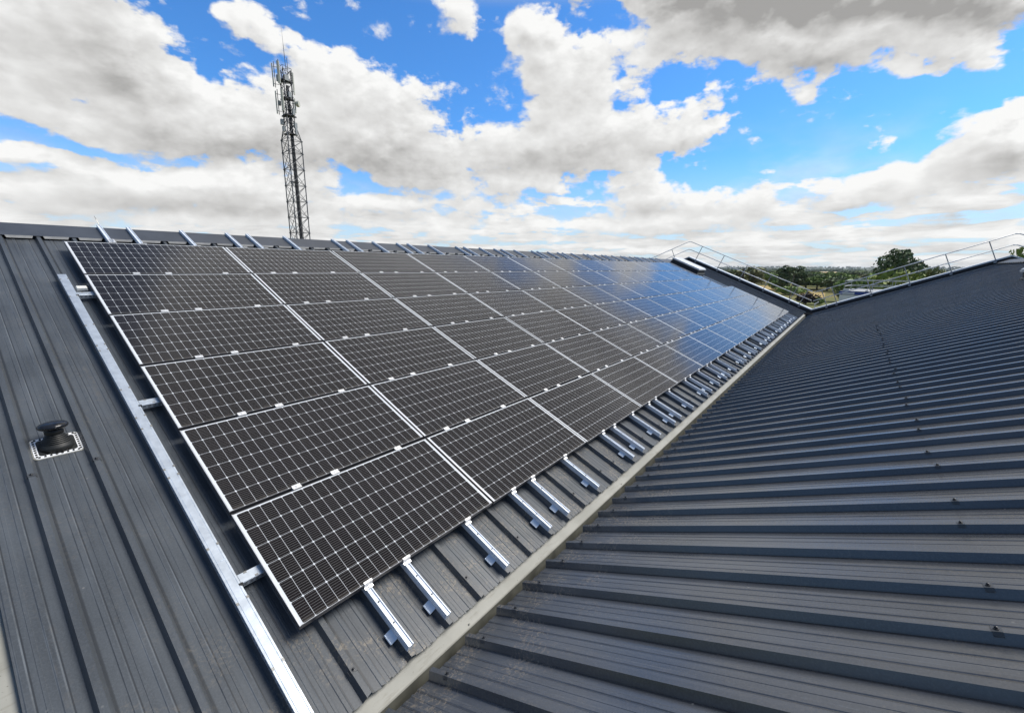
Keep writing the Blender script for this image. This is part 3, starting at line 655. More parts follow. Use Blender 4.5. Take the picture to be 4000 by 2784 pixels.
for v in (1.45, 3.66, 5.74):
    m = MB(); yy = yv(v); e = .36
    m.extrude([(-.037, -.0), (.037, 0), (.037, .043), (.034, .046), (-.034, .046), (-.037, .043)], lambda p: (W + .004, yy + p[0], p[1]), lambda p: (e, yy + p[0], p[1]))
    b_ = m.build('branch_tray', M['galv'], ct)
    m = MB()
    for r_ in range(2):
        for q in range(8): m.box((W + .02 + q * .036, yy - .0378, .012 + r_ * .014), (W + .040 + q * .036, yy - .0371, .017 + r_ * .014))
    m.build('branch_slots', M['dark_hole'], b_)
    clip(W + .05, yy + .028, 1, .046); clip(W + .10, yy - .028, 1, .046)
    m = MB(); m.box((W - .012, yy - .046, .0484), (W + .012, yy - .030, .0492)); m.box((W - .006, yy - .052, .03), (W + .010, yy - .037, .0488)); m.build('cut_flap', M['dark_hole'], b_)
m = MB(); m.extrude([(-.045, 0), (.045, 0), (.045, .026), (.040, .032), (-.040, .032), (-.045, .026)], lambda p: (.052 + (p[0] + .045), -.035, p[1]), lambda p: (.052 + (p[0] + .045), .03, p[1]))
jb = m.build('junction_cover', M['white_box']); jb.location = PL(-.175, 1.345, -.05); jb.rotation_euler = (PITCH, 0, 0)
tag(jb, 'small off-white cover lying on the topmost short branch of the cable tray', 'cover')

# ------------------------------------------------------------------ roof vent
vt = empty('roof_vent', PL(-.688, 3.882, -.14), (PITCH, 0, 0)); tag(vt, 'black mushroom-capped vent pipe with ribbed rubber boot on the left roof', 'roof vent')
def rrect(a, b, r, n=5):
    pts = []
    for cx_, cy_, w0 in ((a - r, b - r, 0), (-a + r, b - r, 90), (-a + r, -b + r, 180), (a - r, -b + r, 270)):
        for k in range(n + 1): w = R(w0 + 90 * k / n); pts.append((cx_ + r * math.cos(w), cy_ + r * math.sin(w)))
    return pts
m = MB(); m.extrude(rrect(.136, .122, .03), lambda p: (p[0], p[1], .0), lambda p: (p[0], p[1], .004)); m.build('sealant_bead', M['gutter'], vt)
m = MB(); m.extrude(rrect(.130, .116, .028), lambda p: (p[0], p[1], .0035), lambda p: (p[0], p[1], .0075)); m.build('flashing_plate', M['foil'], vt)
m = MB(); m.extrude(rrect(.104, .090, .02), lambda p: (p[0], p[1], .007), lambda p: (p[0], p[1], .0095))
for k in range(8):
    for s in (-1, 1):
        m.lathe([(.0075, .0074), (.0065, .013), (.003, .0145)], lambda p: p + Vector((s * .117, -.092 + k * .0262, 0)), 8)
        m.lathe([(.0075, .0074), (.0065, .013), (.003, .0145)], lambda p: p + Vector((-.105 + k * .03, s * .103, 0)), 8)
m.build('rubber_base', M['rubber'], vt)
# boot and cap stand plumb, so turn them back by the roof pitch
Tv = lambda p: Matrix.Rotation(-PITCH, 3, 'X') @ p + Vector((0, 0, .0))
prof = [(.098, -.028), (.098, .02)]
for k in range(6):
    r = .090 - k * .0072; z = .024 + k * .0125; prof += [(r, z), (r + .0015, z + .006), (r - .0085, z + .0075), (r - .0090, z + .0118)]
prof += [(.054, .105), (.054, .145)]
m = MB(); m.lathe(prof, Tv, 32); m.build('rubber_boot', M['rubber'], vt, smooth=True)
m = MB(); m.lathe([(r_ * 1.09, z_ * 1.10) for r_, z_ in [(.046, .125), (.060, .128), (.074, .136), (.079, .145), (.080, .151), (.077, .158), (.068, .165), (.054, .170), (.034, .1735), (.012, .1748), (.001, .175)]], Tv, 40)
m.build('cap', M['vent_cap'], vt, smooth=True)

# something white with a black end at the very left edge
wp = empty('pipe_stub', PL(-1.235, 5.33, -.17), (PITCH, 0, R(90)))
tag(wp, 'white pipe end with a black plug lying on the beige flashing at the left edge', 'pipe')
m = MB(); m.tube((-.1, 0, .03), (.02, 0, .03), .03, n=16); m.build('pipe', M['white_box'], wp)
m = MB(); m.lathe([(.031, 0), (.031, .03), (.02, .04)], lambda p: Vector((-.1 - p.z, p.x, .03 + p.y)), 16); m.build('plug', M['rubber'], wp)

# ------------------------------------------------------------------ rooflights
def rooflight(loc, rot, w, l, h, label):
    root = empty('rooflight', loc, rot); tag(root, label, 'rooflight')
    m = MB(); m.extrude([(0, 0), (w, 0), (w - .05, h), (.05, h)], lambda p: (p[0], 0.05 if p[1] else 0, p[1]), lambda p: (p[0], l - (.05 if p[1] else 0), p[1])); m.build('kerb', M['membrane'], root)
    m = MB(); m.box((-.02, -.022, .002), (w + .02, -.001, .085)); m.build('kerb_flashing', M['gutter'], root)
    m = MB(); m.extrude(rrect(w / 2 - .0, l / 2, .03, 3), lambda p: (p[0] + w / 2, p[1] + l / 2, h + .001), lambda p: (p[0] + w / 2, p[1] + l / 2, h + .05)); m.build('frame', M['lid_edge'], root)
    m = MB(); g = rrect(w / 2 - .03, l / 2 - .03, .05, 4); n = len(g)
    m.v = [(x + w/2, y + l/2, h + .051) for x, y in g] + [(x + w/2, y + l/2, h + .085) for x, y in g] + [(x * .9 + w/2, y * .92 + l/2, h + .105) for x, y in g]
    m.f = [(k, (k+1)%n, n+(k+1)%n, n+k) for k in range(n)] + [(n+k, n+(k+1)%n, 2*n+(k+1)%n, 2*n+k) for k in range(n)] + [tuple(range(2*n, 3*n))]; m.mi = [0] * len(m.f)
    m.build('lid', M['lid'], root)
    return root
rooflight(PL(25.25, 1.30, -.14), (PITCH, 0, 0), 1.5, 1.72, .25, 'white lidded rooflight on a black kerb beyond the right end of the top panel rows')
rooflight(PR(18.55, 6.25, 0), (BR, 0, math.pi), 1.5, 1.72, .25, 'pale rooflight on the bare roof slope, cut off by the right edge of the photo')

# ------------------------------------------------------------------ guardrails along the gable
def guard(label, legs, joints, tops):
    root = empty('guardrail', (GX - .06, legs[0][0][0], legs[0][0][1])); tag(root, label, 'guardrail', 'guardrails along the far gable')
    root.matrix_world = Matrix.Translation(root.location); inv = root.matrix_world.inverted()
    def add(m, nm, mt, smooth=True):
        o = m.build(nm, mt, root, smooth); o.matrix_parent_inverse = inv; return o
    for q, nm in ((.93, 'top_rail'), (.46, 'mid_rail')):
        m = MB()
        pts = tops(q)
        m.path([Vector((GX - .06, y, z)) for y, z in pts], .023, 8)
        add(m, nm, M['rail'])
    for (a, nv, ys) in legs:
        for yt in ys:
            # foot on the coping so that the post, square to the slope, reaches the rail at yt
            yf = yt - .93 * nv[0]; zf = a[1] + (yf - a[0]) * a[2]
            f = Vector((GX - .035, yf, zf)); tt = f + Vector((-.025, nv[0] * .94, nv[1] * .94))
            m = MB(); m.tube(f - Vector((0, nv[0], nv[1])) * .12, tt, .021, n=8)
            m.box((GX - .045, yf - .05, zf - .16), (GX - .027, yf + .05, zf - .02))
            add(m, 'post', M['post'], False)
sL = math.atan2(.48 + 2.64, .77 + 6.50); sR = math.atan2(.385 + 2.64, 14.02 - 6.50)
nLs = (-math.sin(sL), math.cos(sL)); nRs = (math.sin(sR), math.cos(sR)); nLb = (math.sin(sL), math.cos(sL)); nRb = (-math.sin(sR), math.cos(sR))
yV = -6.545
def off(y, a, slope, q, c): return a[1] + (y - a[0]) * slope + q / c
aL = (.77, .48, math.tan(sL)); aR = (-14.02, .385, -math.tan(sR)); aLb = (.77, .48, -math.tan(sL)); aRb = (-14.02, .385, math.tan(sR))
guard('galvanised guardrail on the far gable above the panels, running down from the left peak',
      [(aLb, nLb, (1.94, 3.4, 4.9, 6.4)), (aL, nLs, (-.06, -1.46, -2.86, -4.25, -5.70, -6.22))], None,
      lambda q: [(7.5, off(7.5, aLb, aLb[2], q, math.cos(sL))), (.84, off(.84, aLb, aLb[2], q, math.cos(sL)) - .0), (.70, off(.70, aL, aL[2], q, math.cos(sL))), (yV + .10, off(yV + .10, aL, aL[2], q, math.cos(sL)))])
guard('galvanised guardrail on the far gable above the bare slope, rising to the right peak',
      [(aR, nRs, (-6.85, -7.30, -8.76, -10.25, -11.73, -13.16)), (aRb, nRb, (-15.4, -16.9, -18.4))], None,
      lambda q: [(yV + .02, off(yV + .02, aR, aR[2], q, math.cos(sR))), (-13.95, off(-13.95, aR, aR[2], q, math.cos(sR))), (-14.09, off(-14.09, aRb, aRb[2], q, math.cos(sR))), (-20.5, off(-20.5, aRb, aRb[2], q, math.cos(sR)))])
fl = empty('floodlight', (GX + .28, -6.62, -2.55)); tag(fl, 'small white floodlight on a bracket at the low point of the gable', 'floodlight')
m = MB(); m.tube((0, 0, -.1), (.08, 0, .22), .02); m.build('bracket', M['post'], fl)
m = MB(); m.box((.0, -.16, .20), (.16, .05, .27), lambda p: p + Vector((0, 0, -p.y * .7))); m.build('lamp_head', M['white_box'], fl)


# ------------------------------------------------------------------ lattice mast behind the ridge
mast = empty('lattice_mast', (28.2, 49.9, GROUND)); tag(mast, 'tall dark lattice telecom mast with panel antennas and whip, behind the roof ridge', 'mast')
TC = Vector((28.2, 49.9, 0)); _view = (TC - Vector((CAMP.x, CAMP.y, 0))).normalized(); _side = Vector((-_view.y, _view.x, 0))   # _side points left as seen from the roof
def mp(a, b, z): p = -a * _side - b * _view; return Vector((p.x, p.y, z - GROUND))     # a to the right, b towards the roof
def tri(r, z, rot=12):
    return [mp(r * math.cos(R(w + rot)), r * math.sin(R(w + rot)), z) for w in (-155, -25, 90)]
def rad(z):
    if z < 15.3: return 1.30
    if z < 17.3: return 1.30 - (z - 15.3) / 2.0 * .62
    return .68
for k in range(3):
    m = MB(); zs = [GROUND, 15.3, 17.3, 23.3]
    for z0, z1 in zip(zs[:-1], zs[1:]): m.tube(tri(rad(z0), z0)[k], tri(rad(z1), z1)[k], .062 if z0 < 15 else .052, n=6)
    m.build('leg', M['mast'], mast)
m = MB(); z = GROUND; stepz = 1.95
lv = [GROUND + i * 1.95 for i in range(13)] + [15.3, 17.3, 18.8, 20.3, 21.8, 23.3]
for z0, z1 in zip(lv[:-1], lv[1:]):
    A, B = tri(rad(z0), z0), tri(rad(z1), z1)
    for k in range(3):
        q = (k + 1) % 3
        m.tube(A[k], A[q], .032, n=5); m.tube(A[k], B[q], .034, n=5); m.tube(A[q], B[k], .034, n=5)
        mid = (A[k] + A[q]) / 2; m.tube(mid, (A[k] + B[k]) / 2 * .5 + (A[k] + B[k]) / 4, .022, n=4)
        for c in (A[k],): m.box((-.09, -.09, -.07), (.09, .09, .07), lambda p, c=c: p + c)
m.build('bracing', M['mast'], mast)
m = MB()
for a in (.12, .22, .34, .46, .60): m.tube(mp(a, .1, GROUND), mp(a * .55, .1, 21.5), .06 if a < .5 else .04, n=5)
for z_ in range(0, 64): z1 = GROUND + z_ * .5; f_ = 1 - .45 * z_ / 62; m.tube(mp(.2 * f_, .1, z1), mp(.60 * f_, .1, z1), .018, n=4)
m.build('cable_ladder', M['mast_dark'], mast)
for z_, r_ in ((10.2, .55), (15.9, .85), (18.0, .95), (19.9, .9), (21.9, .95)):
    m = MB(); t_ = tri(r_, z_); m.add(t_ + [p + Vector((0, 0, .16)) for p in t_], [(2, 1, 0), (3, 4, 5), (0, 1, 4, 3), (1, 2, 5, 4), (2, 0, 3, 5)])
    m.build('platform', M['mast_dark'], mast)
def antenna(a, b, z0, z1, w, face, dpt=.13, mat='antenna'):
    m = MB(); dirn = (mp(face[0], face[1], 0) - mp(0, 0, 0)).normalized(); sd = Vector((-dirn.y, dirn.x, 0)); c = mp(a, b, 0)
    pr = [(-w/2, 0), (-w/2, dpt * .6), (-w/2 + .05, dpt), (w/2 - .05, dpt), (w/2, dpt * .6), (w/2, 0)]
    m.extrude(pr, lambda p: Vector((c.x, c.y, z0 - GROUND)) + sd * p[0] + dirn * p[1], lambda p: Vector((c.x, c.y, z1 - GROUND)) + sd * p[0] + dirn * p[1])
    m.tube(Vector((c.x, c.y, z0 - .1 - GROUND)) - dirn * .14, Vector((c.x, c.y, z1 + .25 - GROUND)) - dirn * .14, .04, n=6, mi=1)
    for zz in (z0 + .3, z1 - .3):
        m.tube(Vector((c.x, c.y, zz - GROUND)), Vector((c.x, c.y, zz - GROUND)) - dirn * .16, .035, n=5, mi=1)
        m.tube(Vector((c.x, c.y, zz - GROUND)) - dirn * .14, mp(0, 0, zz) * .45 + Vector((c.x, c.y, zz - GROUND)) * .55, .03, n=5, mi=1)
    m.build('panel_antenna', [M[mat], M['mast']], mast)
antenna(-1.24, .1, 21.15, 23.65, .26, (-1, .05)); antenna(-.62, .75, 21.35, 23.8, .30, (-.15, 1)); antenna(.85, -.2, 20.7, 23.1, .28, (1, .25))
antenna(-1.12, .1, 18.15, 20.65, .26, (-1, .05)); antenna(-.48, .75, 18.35, 20.8, .28, (-.15, 1)); antenna(.82, .1, 18.5, 20.1, .26, (1, .3))
for a, b, z_, w_, h_ in ((-.75, .3, 17.2, .30, .62), (-.62, .35, 16.4, .28, .6), (.72, .2, 17.0, .32, .6), (.75, .3, 16.3, .22, .8), (-.85, .3, 19.3, .28, .5), (.1, .4, 22.2, .5, .6), (.35, .3, 20.4, .34, .6), (-.75, .5, 22.0, .3, .7), (.62, .3, 18.5, .3, .7)):
    m = MB(); c = mp(a, b, z_); m.box((-w_/2, -w_/2, -h_/2), (w_/2, w_/2, h_/2), lambda p, c=c: p + c)
    m.build('radio_unit', M['antenna_grey'], mast)
m = MB(); c0 = mp(1.05, .1, 19.55); dr = (mp(1, .35, 0) - mp(0, 0, 0)).normalized(); m.tube(c0, c0 + dr * .32, .33, .36, n=20); m.tube(mp(.5, 0, 19.55), c0, .05, n=6); m.build('dish', M['antenna'], mast)
m = MB(); m.tube(mp(.20, 0, 23.2), mp(.14, 0, 26.0), .035, .028, n=6); m.tube(mp(.14, 0, 26.0), mp(.10, 0, 27.8), .018, .008, n=5); m.tube(mp(.40, 0, 22.8), mp(.40, 0, 24.6), .03, n=6)
m.build('whip_antenna', M['mast'], mast)
m = MB()
for z_ in (22.2, 23.0, 23.5):
    t_ = tri(.82, z_)
    for k in range(3): m.tube(t_[k], t_[(k+1) % 3], .022, n=5)
for k in range(3):
    t_ = tri(.82, 21.9); t2 = tri(.82, 23.5); m.tube(t_[k], t2[k], .025, n=5); m.tube((t_[k] + t_[(k+1)%3]) / 2, (t2[k] + t2[(k+1)%3]) / 2, .02, n=5)
m.build('top_cage', M['mast'], mast)

# ------------------------------------------------------------------ land
def ground_material():
    t = NT('summer_grassland'); p = t.pos(); p = t.scaled(p, (1, 1, 0))
    big = t.noise(p, .012, 5, .55); mid = t.noise(p, .09, 5, .6); fine = t.noise(p, 1.2, 4, .7)
    c = t.mix(t.ramp(mid, .38, .62), (.20, .17, .065), (.12, .135, .05)); c = t.mix(t.ramp(big, .42, .60), c, (.10, .125, .045))
    c = t.mix(t.math('MULTIPLY', fine, .35), c, (.30, .25, .11)); t.set(c, .95, 0, .1); return t.m
m = MB(); G_ = 14000
m.v = [(-G_, -G_, GROUND), (G_, -G_, GROUND), (G_, G_, GROUND), (-G_, G_, GROUND)]; m.f = [(0, 1, 2, 3)]; m.mi = [0]
tag(m.build('ground', ground_material()), kind='structure')
def az_pt(az, d, z=GROUND): return Vector((CAMP.x + d * math.cos(R(az)), CAMP.y + d * math.sin(R(az)), z))
def patch(name, azs, d0, d1, mat, z=.05, wob=0.0):
    rnd = random.Random(name + str(d0)); m = MB(); n = 14
    a = [az_pt(azs[0] + (azs[1] - azs[0]) * k / n, d0 * (1 + rnd.uniform(-wob, wob)), GROUND + z) for k in range(n + 1)]
    b = [az_pt(azs[0] + (azs[1] - azs[0]) * k / n, d1 * (1 + rnd.uniform(-wob, wob)), GROUND + z) for k in range(n + 1)]
    m.add(a + b, [(k, k+1, n+2+k, n+1+k) for k in range(n)]); return tag(m.build(name, mat), kind='structure')
M['stubble'] = simple('pale_stubble', (.62, .47, .27), .95, 0, .1, .02); M['dry'] = simple('dry_grass', (.36, .265, .09), .95, 0, .22, .25)
M['gravel'] = simple('grey_gravel', (.20, .19, .175), .95, 0, .15, 1.5)
patch('field', (-1.1, 3.8), 1250, 2000, M['stubble'], .6, .03); patch('field', (6.3, 9.3), 1700, 2300, M['stubble'], .6, .03); patch('field', (-3.4, -2.5), 1500, 1900, M['stubble'], .6, .03)
patch('meadow', (6.7, 9.2), 222, 295, M['dry'], .03, .05); patch('meadow', (2.1, 4.5), 170, 222, M['dry'], .03, .05); 
patch('gravel_path', (3.6, 6.0), 112, 128, M['gravel'], .04, .02)
# rolling ridge line at the horizon
M['far_hill'] = leaf('hill_cover', (0.048, 0.0704, 0.0416), (0.112, 0.1408, 0.072))
m = MB(); n = 120; rnd = random.Random(5)
for d, hgt in ((3800, 4), (5200, 22), (7600, 34), (9500, 20)):
    for k in range(n + 1):
        az = -35 + 75 * k / n; h = hgt * (.75 + .5 * mnoise.noise(Vector((az * .09, d * .001, 0))))
        m.v.append(tuple(az_pt(az, d, GROUND + max(h, 0))))
for i in range(3):
    for k in range(n): m.f.append((i*(n+1)+k, i*(n+1)+k+1, (i+1)*(n+1)+k+1, (i+1)*(n+1)+k)); m.mi.append(0)
tag(m.build('hills', M['far_hill'], smooth=True), kind='structure')

# ------------------------------------------------------------------ trees
def crown(rnd, lobes, nleaf, size, core=.0):
    """leaf clumps spread through several overlapping lobes; each clump is a few bent quads"""
    m = MB(); tot = sum(l[3] * l[4] for l in lobes)
    for (cx, cy, cz, rx, rz) in lobes:
        k = max(6, int(nleaf * rx * rz / tot))
        for _ in range(k):
            while True:
                d = Vector((rnd.gauss(0, 1), rnd.gauss(0, 1), rnd.gauss(0, 1)))
                if d.length > .01: break
            d.normalize(); rr = (.55 + .5 * rnd.random() ** .7)
            p = Vector((cx + d.x * rx * rr, cy + d.y * rx * rr, cz + d.z * rz * rr))
            if mnoise.noise(p * (1.1 / max(.6, rx * .45))) < -.18: continue
            nrm = (d + Vector((rnd.gauss(0, .6), rnd.gauss(0, .6), rnd.gauss(0, .6)))).normalized()
            t = nrm.cross(Vector((rnd.random(), rnd.random(), rnd.random()))).normalized(); b = nrm.cross(t)
            s = size * rnd.uniform(.55, 1.25)
            m.add([p - t * s - b * s * .6, p + t * s * .9 - b * s * .5 + nrm * s * .25, p + t * s + b * s * .6, p - t * s * .8 + b * s * .7 - nrm * s * .2], [(0, 1, 2, 3)])
    return m
def make_tree(name, seed, h, w, lobes, mat, nleaf, size, trunk=.25, fork=.3):
    rnd = random.Random(seed); root = empty(name)
    L = [(cx * w, cy * w, cz * h, r * w, r2 * h) for cx, cy, cz, r, r2 in lobes]
    m = MB(); m.tube((0, 0, -.3), (0, 0, h * fork), trunk, trunk * .7, n=8)
    for (cx, cy, cz, r, r2) in L[:9]:
        mid = Vector((cx * .45, cy * .45, h * fork + (cz - h * fork) * .5)); m.tube((0, 0, h * fork * .95), mid, trunk * .45, trunk * .28, n=6); m.tube(mid, (cx, cy, cz), trunk * .28, trunk * .1, n=5)
    m.build('trunk', M['bark'], root)
    crown(rnd, L, nleaf, size).build('crown', M[mat], root)
    return root
def lob(seed, n, spread, z0, z1, r):
    rnd = random.Random(seed); out = []
    for k in range(n):
        a = k * 2.4 + rnd.uniform(-.4, .4); f = (k + .5) / n; q = math.sqrt(1 - abs(2 * f - 1) ** 2.2) * spread * rnd.uniform(.6, 1.0)
        out.append((q * math.cos(a), q * math.sin(a), z0 + (z1 - z0) * f, r * rnd.uniform(.75, 1.2), r * rnd.uniform(.6, .9)))
    return out
round_l = [(0, 0, .62, .30, .26)] + lob(1, 11, .36, .36, .88, .17)
tall_l = [(0, 0, .55, .26, .30)] + lob(2, 12, .27, .22, .95, .15)
bush_l = [(0, 0, .42, .34, .34)] + lob(3, 11, .40, .18, .82, .19)
kinds = {
 'round': make_tree('broadleaf_tree', 11, 9, 9, round_l, 'leaf_mid', 1500, .42),
 'dark': make_tree('broadleaf_tree', 12, 9, 9, round_l, 'leaf_dark', 1500, .40),
 'olive': make_tree('broadleaf_tree', 13, 9, 8, tall_l, 'leaf_olive', 1400, .40),
 'tall': make_tree('tall_tree', 14, 13, 8, tall_l, 'leaf_dark', 1700, .45),
 'lime': make_tree('broadleaf_tree', 15, 9, 9, round_l, 'leaf_lime', 1700, .36),
 'near': make_tree('broadleaf_tree', 18, 9, 9, round_l, 'leaf_lime', 6500, .16),
 'bush': make_tree('shrub', 16, 4, 6, bush_l, 'leaf_mid', 900, .30, .12, .2),
 'purple': make_tree('purple_shrub', 17, 5, 8, bush_l, 'leaf_purple', 1300, .32, .14, .2)}
usedk = set()
def tree(kind, az, d, top, w, label, group=None, rz=None):
    src = kinds[kind]
    o = src if kind not in usedk else copy_tree(src); usedk.add(kind)
    bh = {'round': 9, 'dark': 9, 'olive': 9, 'tall': 13, 'lime': 9, 'near': 9, 'bush': 4, 'purple': 5}[kind]; bw = {'round': 9, 'dark': 9, 'olive': 8, 'tall': 8, 'lime': 9, 'near': 9, 'bush': 6, 'purple': 8}[kind]
    h = top - GROUND; o.location = az_pt(az, d); o.scale = (w / (bw * .95), w / (bw * .95), h / (bh * 1.02)); o.rotation_euler = (0, 0, rz if rz is not None else random.uniform(0, 6.28))
    tag(o, label, 'tree' if kind not in ('bush', 'purple') else 'shrub', group)
    return o
def zat(py_below, d): return CAMP.z - py_below / 2090.0 * d      # height seen py_below photo pixels under the horizon at distance d
GT = 'trees beyond the far gable'

big = make_tree('oak_tree', 21, 15, 14, [(0, 0, .62, .28, .22), (-.30, .05, .50, .19, .16), (.30, 0, .55, .20, .16)] + lob(5, 15, .40, .38, .92, .145), 'leaf_dark', 4200, .36, .45, .28)
big.location = az_pt(-3.5, 118); tag(big, 'large dark spreading oak standing alone above the right guardrail', 'tree')
big.scale = (.82, .82, (zat(-76, 118) - GROUND) / 15.0)
tree('lime', -3.1, 84, zat(-18, 84), 7.5, 'bright lime green tree in front of the large dark oak', GT, 1.0)
tree('lime', -4.4, 88, zat(-8, 88), 6.0, 'lime green tree at the right foot of the large dark oak', GT, 2.2)
tree('round', -1.3, 105, zat(8, 105), 6.5, 'mid green tree just left of the large dark oak', GT, .4)
tree('olive', -6.3, 95, zat(-6, 95), 5.5, 'olive green bushy tree behind the right end of the guardrail', GT, .4)
tree('bush', -7.0, 92, zat(4, 92), 5.5, 'low green bush against the sky right of the oak', GT, .4)
tree('bush', -5.4, 90, zat(12, 90), 6.0, 'low green bush right behind the rising guardrail', GT, 1.4)
tree('near', -11.5, 52, zat(-92, 52), 5.4, 'green tree whose top pokes above the right peak of the gable', GT, 3.2)
tree('olive', 8.9, 250, zat(-9, 250), 15, 'broad dark olive tree standing on dry grass behind the guardrail', GT, .3)
tree('round', 7.3, 300, zat(12, 300), 14, 'round green tree left of the tall pair behind the guardrail', GT, 1.3)
tree('olive', 10.4, 240, zat(4, 240), 12, 'olive tree at the left end of the tree belt', GT, 2.0)
tree('olive', 11.7, 260, zat(6, 260), 12, 'olive tree half hidden by the sloping coping', GT, 4.0)
tree('tall', 5.9, 225, zat(-13, 225), 10, 'tall dark tree with a pale pole before it', GT, 5.0)
tree('tall', 4.9, 240, zat(-10, 240), 12, 'tall dark tree right of the pale pole', GT, 3.0)
tree('round', 3.9, 245, zat(22, 245), 14, 'mid green tree below the tall dark pair', GT, 2.6)
tree('dark', 2.9, 252, zat(24, 252), 14, 'dark tree in the middle of the belt above the valley', GT, 4.6)
tree('round', 2.0, 240, zat(25, 240), 14, 'mid green tree above the low point of the gable', GT, .9)
tree('dark', 1.1, 225, zat(26, 225), 13, 'dark tree just left of the white building', GT, 1.9)
tree('round', .2, 160, zat(30, 160), 9, 'green tree behind the corner of the white building', GT, 3.9)
tree('dark', -.8, 112, zat(34, 112), 8, 'dark tree behind the roof of the white building', GT, 2.9)
tree('round', -2.0, 108, zat(36, 108), 8, 'green tree behind the right part of the white building', GT, 5.3)
tree('purple', 3.7, 142, zat(86, 142), 5.6, 'dark purple leaved shrub above the low point of the gable', None, .5)
tree('bush', 5.3, 190, zat(64, 190), 10.5, 'dark green bush beside the pale path', GT, .8)
tree('bush', 6.5, 235, zat(40, 235), 9, 'green bush on the edge of the dry meadow', GT, 2.8)
tree('bush', 2.6, 142, zat(104, 142), 3.2, 'small bush right of the purple shrub', GT, 2.8)
rnd = random.Random(9)
for k in range(175):                      # the belt of trees thinning out towards the fields
    d = 262 * (1.0125 ** k) * rnd.uniform(.94, 1.06); az = rnd.uniform(-9.5, 15)
    kind = rnd.choice(['round', 'dark', 'olive', 'round', 'dark'])
    if -1.4 < az < 4.2 and d > 800 and rnd.random() < .75: continue
    tree(kind, az, d, GROUND + rnd.uniform(5.5, 8.2) * (1 if d < 900 else 1.0), rnd.uniform(9, 15) * (1 + d / 1500), {'round': 'mid green round tree in the belt of trees beyond the gable', 'dark': 'dark green round tree in the belt of trees beyond the gable', 'olive': 'olive green tree in the belt of trees beyond the gable'}[kind], 'belt of trees towards the fields, %s' % {'round': 'mid green', 'dark': 'dark green', 'olive': 'olive'}[kind])
# woodland further out reads as one mass
m = MB(); rnd = random.Random(31)
for k in range(9000):
    d = 1000 * (6.5 ** rnd.random()); az = rnd.uniform(-24, 24)
    if -1.6 < az < 4.3 and 1000 < d < 2050: continue
    if mnoise.noise(Vector((az * .35, math.log(d) * 7, 0))) < -.12: continue
    s_ = rnd.uniform(2.2, 5.0) * (d / 1000) ** .55; zt = GROUND + (0 if d < 3800 else min(30, (d - 3800) * .012))
    p = az_pt(az, d, zt + rnd.uniform(.15, 1.0) * s_ * .9); r_ = s_ * 1.5
    t = Vector((rnd.gauss(0, 1), rnd.gauss(0, 1), rnd.gauss(0, .4))).normalized(); b = Vector((rnd.gauss(0, .4), rnd.gauss(0, .4), 1)).normalized()
    m.add([p - t * r_ - b * s_ * .5, p + t * r_ * .9 - b * s_ * .5, p + t * r_ * .8 + b * s_ * .5, p - t * r_ * .7 + b * s_ * .45], [(0, 1, 2, 3)])
tag(m.build('woodland', M['far_wood']), 'distant woodland along the horizon beyond the pale fields', 'woodland', None, 'stuff')

# ------------------------------------------------------------------ the white building and small things beyond the gable
wbp = az_pt(.87, 58); wb_ = empty('flat_roofed_building', (wbp.x, wbp.y, GROUND)); tag(wb_, 'white flat roofed building with a blue fascia band beyond the gable', 'building')
H_ = CAMP.z - 82 / 2117 * 58 - GROUND; Wd, Dp = 14.0, 8.0
wb_.rotation_euler = (0, 0, R(-6))
m = MB(); m.box((0, -Wd, 0), (Dp, 0, H_ - .36)); m.build('wall', M['wall_white'], wb_)
m = MB(); m.box((-.06, -Wd - .06, H_ - .359), (Dp + .06, .06, H_ - .02)); m.build('fascia', M['blue'], wb_)
m = MB(); m.box((-.03, -Wd, H_ - .018), (Dp, .0, H_ + .03)); m.build('roof', M['flatroof'], wb_)
m = MB(); m.box((-.10, -1.25, H_ - .32), (-.063, -.25, H_ - .08)); m.build('sign', M['signwhite'], wb_)
m = MB(); m.box((-.05, -3.4, H_ - 2.3), (-.003, -1.6, H_ - 1.15)); wf = m.build('window', M['wall_white'], wb_)
m = MB(); m.box((-.056, -3.3, H_ - 2.2), (-.052, -1.75, H_ - 1.35)); m.build('pane', M['glass_dark'], wf)
for y_ in (-5.4, -7.0): 
    m = MB(); m.lathe([(.14, 0), (.14, .35), (.18, .36), (.18, .42)], lambda p, y_=y_: p + Vector((.9, y_, H_ + .03)), 12); m.build('vent_pipe', M['lid'], wb_)
gr = empty('guardrail', wb_.matrix_world.translation); gr.location = wb_.location; gr.rotation_euler = wb_.rotation_euler
tag(gr, 'thin grey guardrail round the flat roof of the white building', 'guardrail')
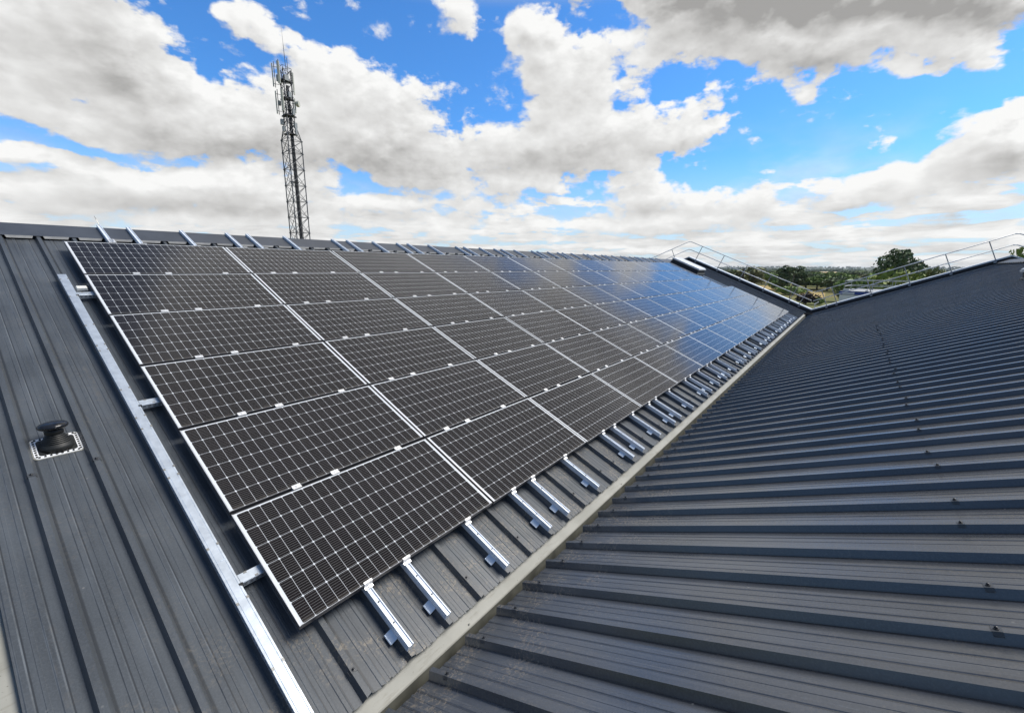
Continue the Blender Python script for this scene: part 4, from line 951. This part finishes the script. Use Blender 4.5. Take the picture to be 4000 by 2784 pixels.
pts = [(.3, -Wd), (.3, -.3), (5.5, -.3), (5.5, -Wd)]
for q in (.55, 1.10):
    m = MB(); m.path([Vector((x, y, H_ + q)) for x, y in pts], .022, 6); m.build('rail', M['rail'], gr)
for x, y in [(.3, -.3 - 1.9 * k) for k in range(8)] + [(5.5, -.3 - 1.9 * k) for k in range(8)]:
    m = MB(); m.tube((x, y, H_ + .03), (x, y, H_ + 1.1), .022, n=6); m.box((x - .12, y - .12, H_ + .03), (x + .12, y + .12, H_ + .12)); m.build('post', M['post'], gr)
m = MB(); m.box((.05, -.75, H_ + .03), (.40, -.25, H_ + .24)); cb_ = m.build('roof_unit', M['lid'], wb_)
p_ = az_pt(5.35, 120); m = MB(); m.tube((p_.x, p_.y, GROUND), (p_.x + .15, p_.y - .5, zat(20, 120)), .11, .09, n=8); tag(m.build('pole', M['wood']), 'pale leaning wooden pole in front of the tall dark trees', 'pole')
p_ = az_pt(10.05, 75); m = MB(); m.tube((p_.x, p_.y, GROUND), (p_.x, p_.y, zat(-2, 75)), .14, .13, n=8); tag(m.build('pole', M['bark']), 'short dark pole showing above the left coping beyond the rooflight', 'pole')
p_ = az_pt(5.85, 112); m = MB(); m.lathe([(.3, 0), (.3, .3), (.12, .5), (.16, 1.2), (.28, 2.0), (.10, 2.6), (.14, 2.9), (.03, 3.2)], lambda p: p + p_, 12); tag(m.build('garden_ornament', M['white_box']), 'small white upright ornament beside the gravel path', 'ornament')

# ------------------------------------------------------------------ air
hz = bpy.data.materials.new('haze_air'); hz.use_nodes = True; ht = hz.node_tree; ht.nodes.clear()
ho = ht.nodes.new('ShaderNodeOutputMaterial'); hv = ht.nodes.new('ShaderNodeVolumePrincipled')
hv.inputs['Color'].default_value = (.80, .87, .95, 1); hv.inputs['Density'].default_value = 6e-5; hv.inputs['Anisotropy'].default_value = .2
ht.links.new(hv.outputs[0], ho.inputs['Volume'])
m = MB(); m.box((-14300, -14300, GROUND - 1), (14300, 14300, 48)); tag(m.build('haze', hz), kind='stuff')
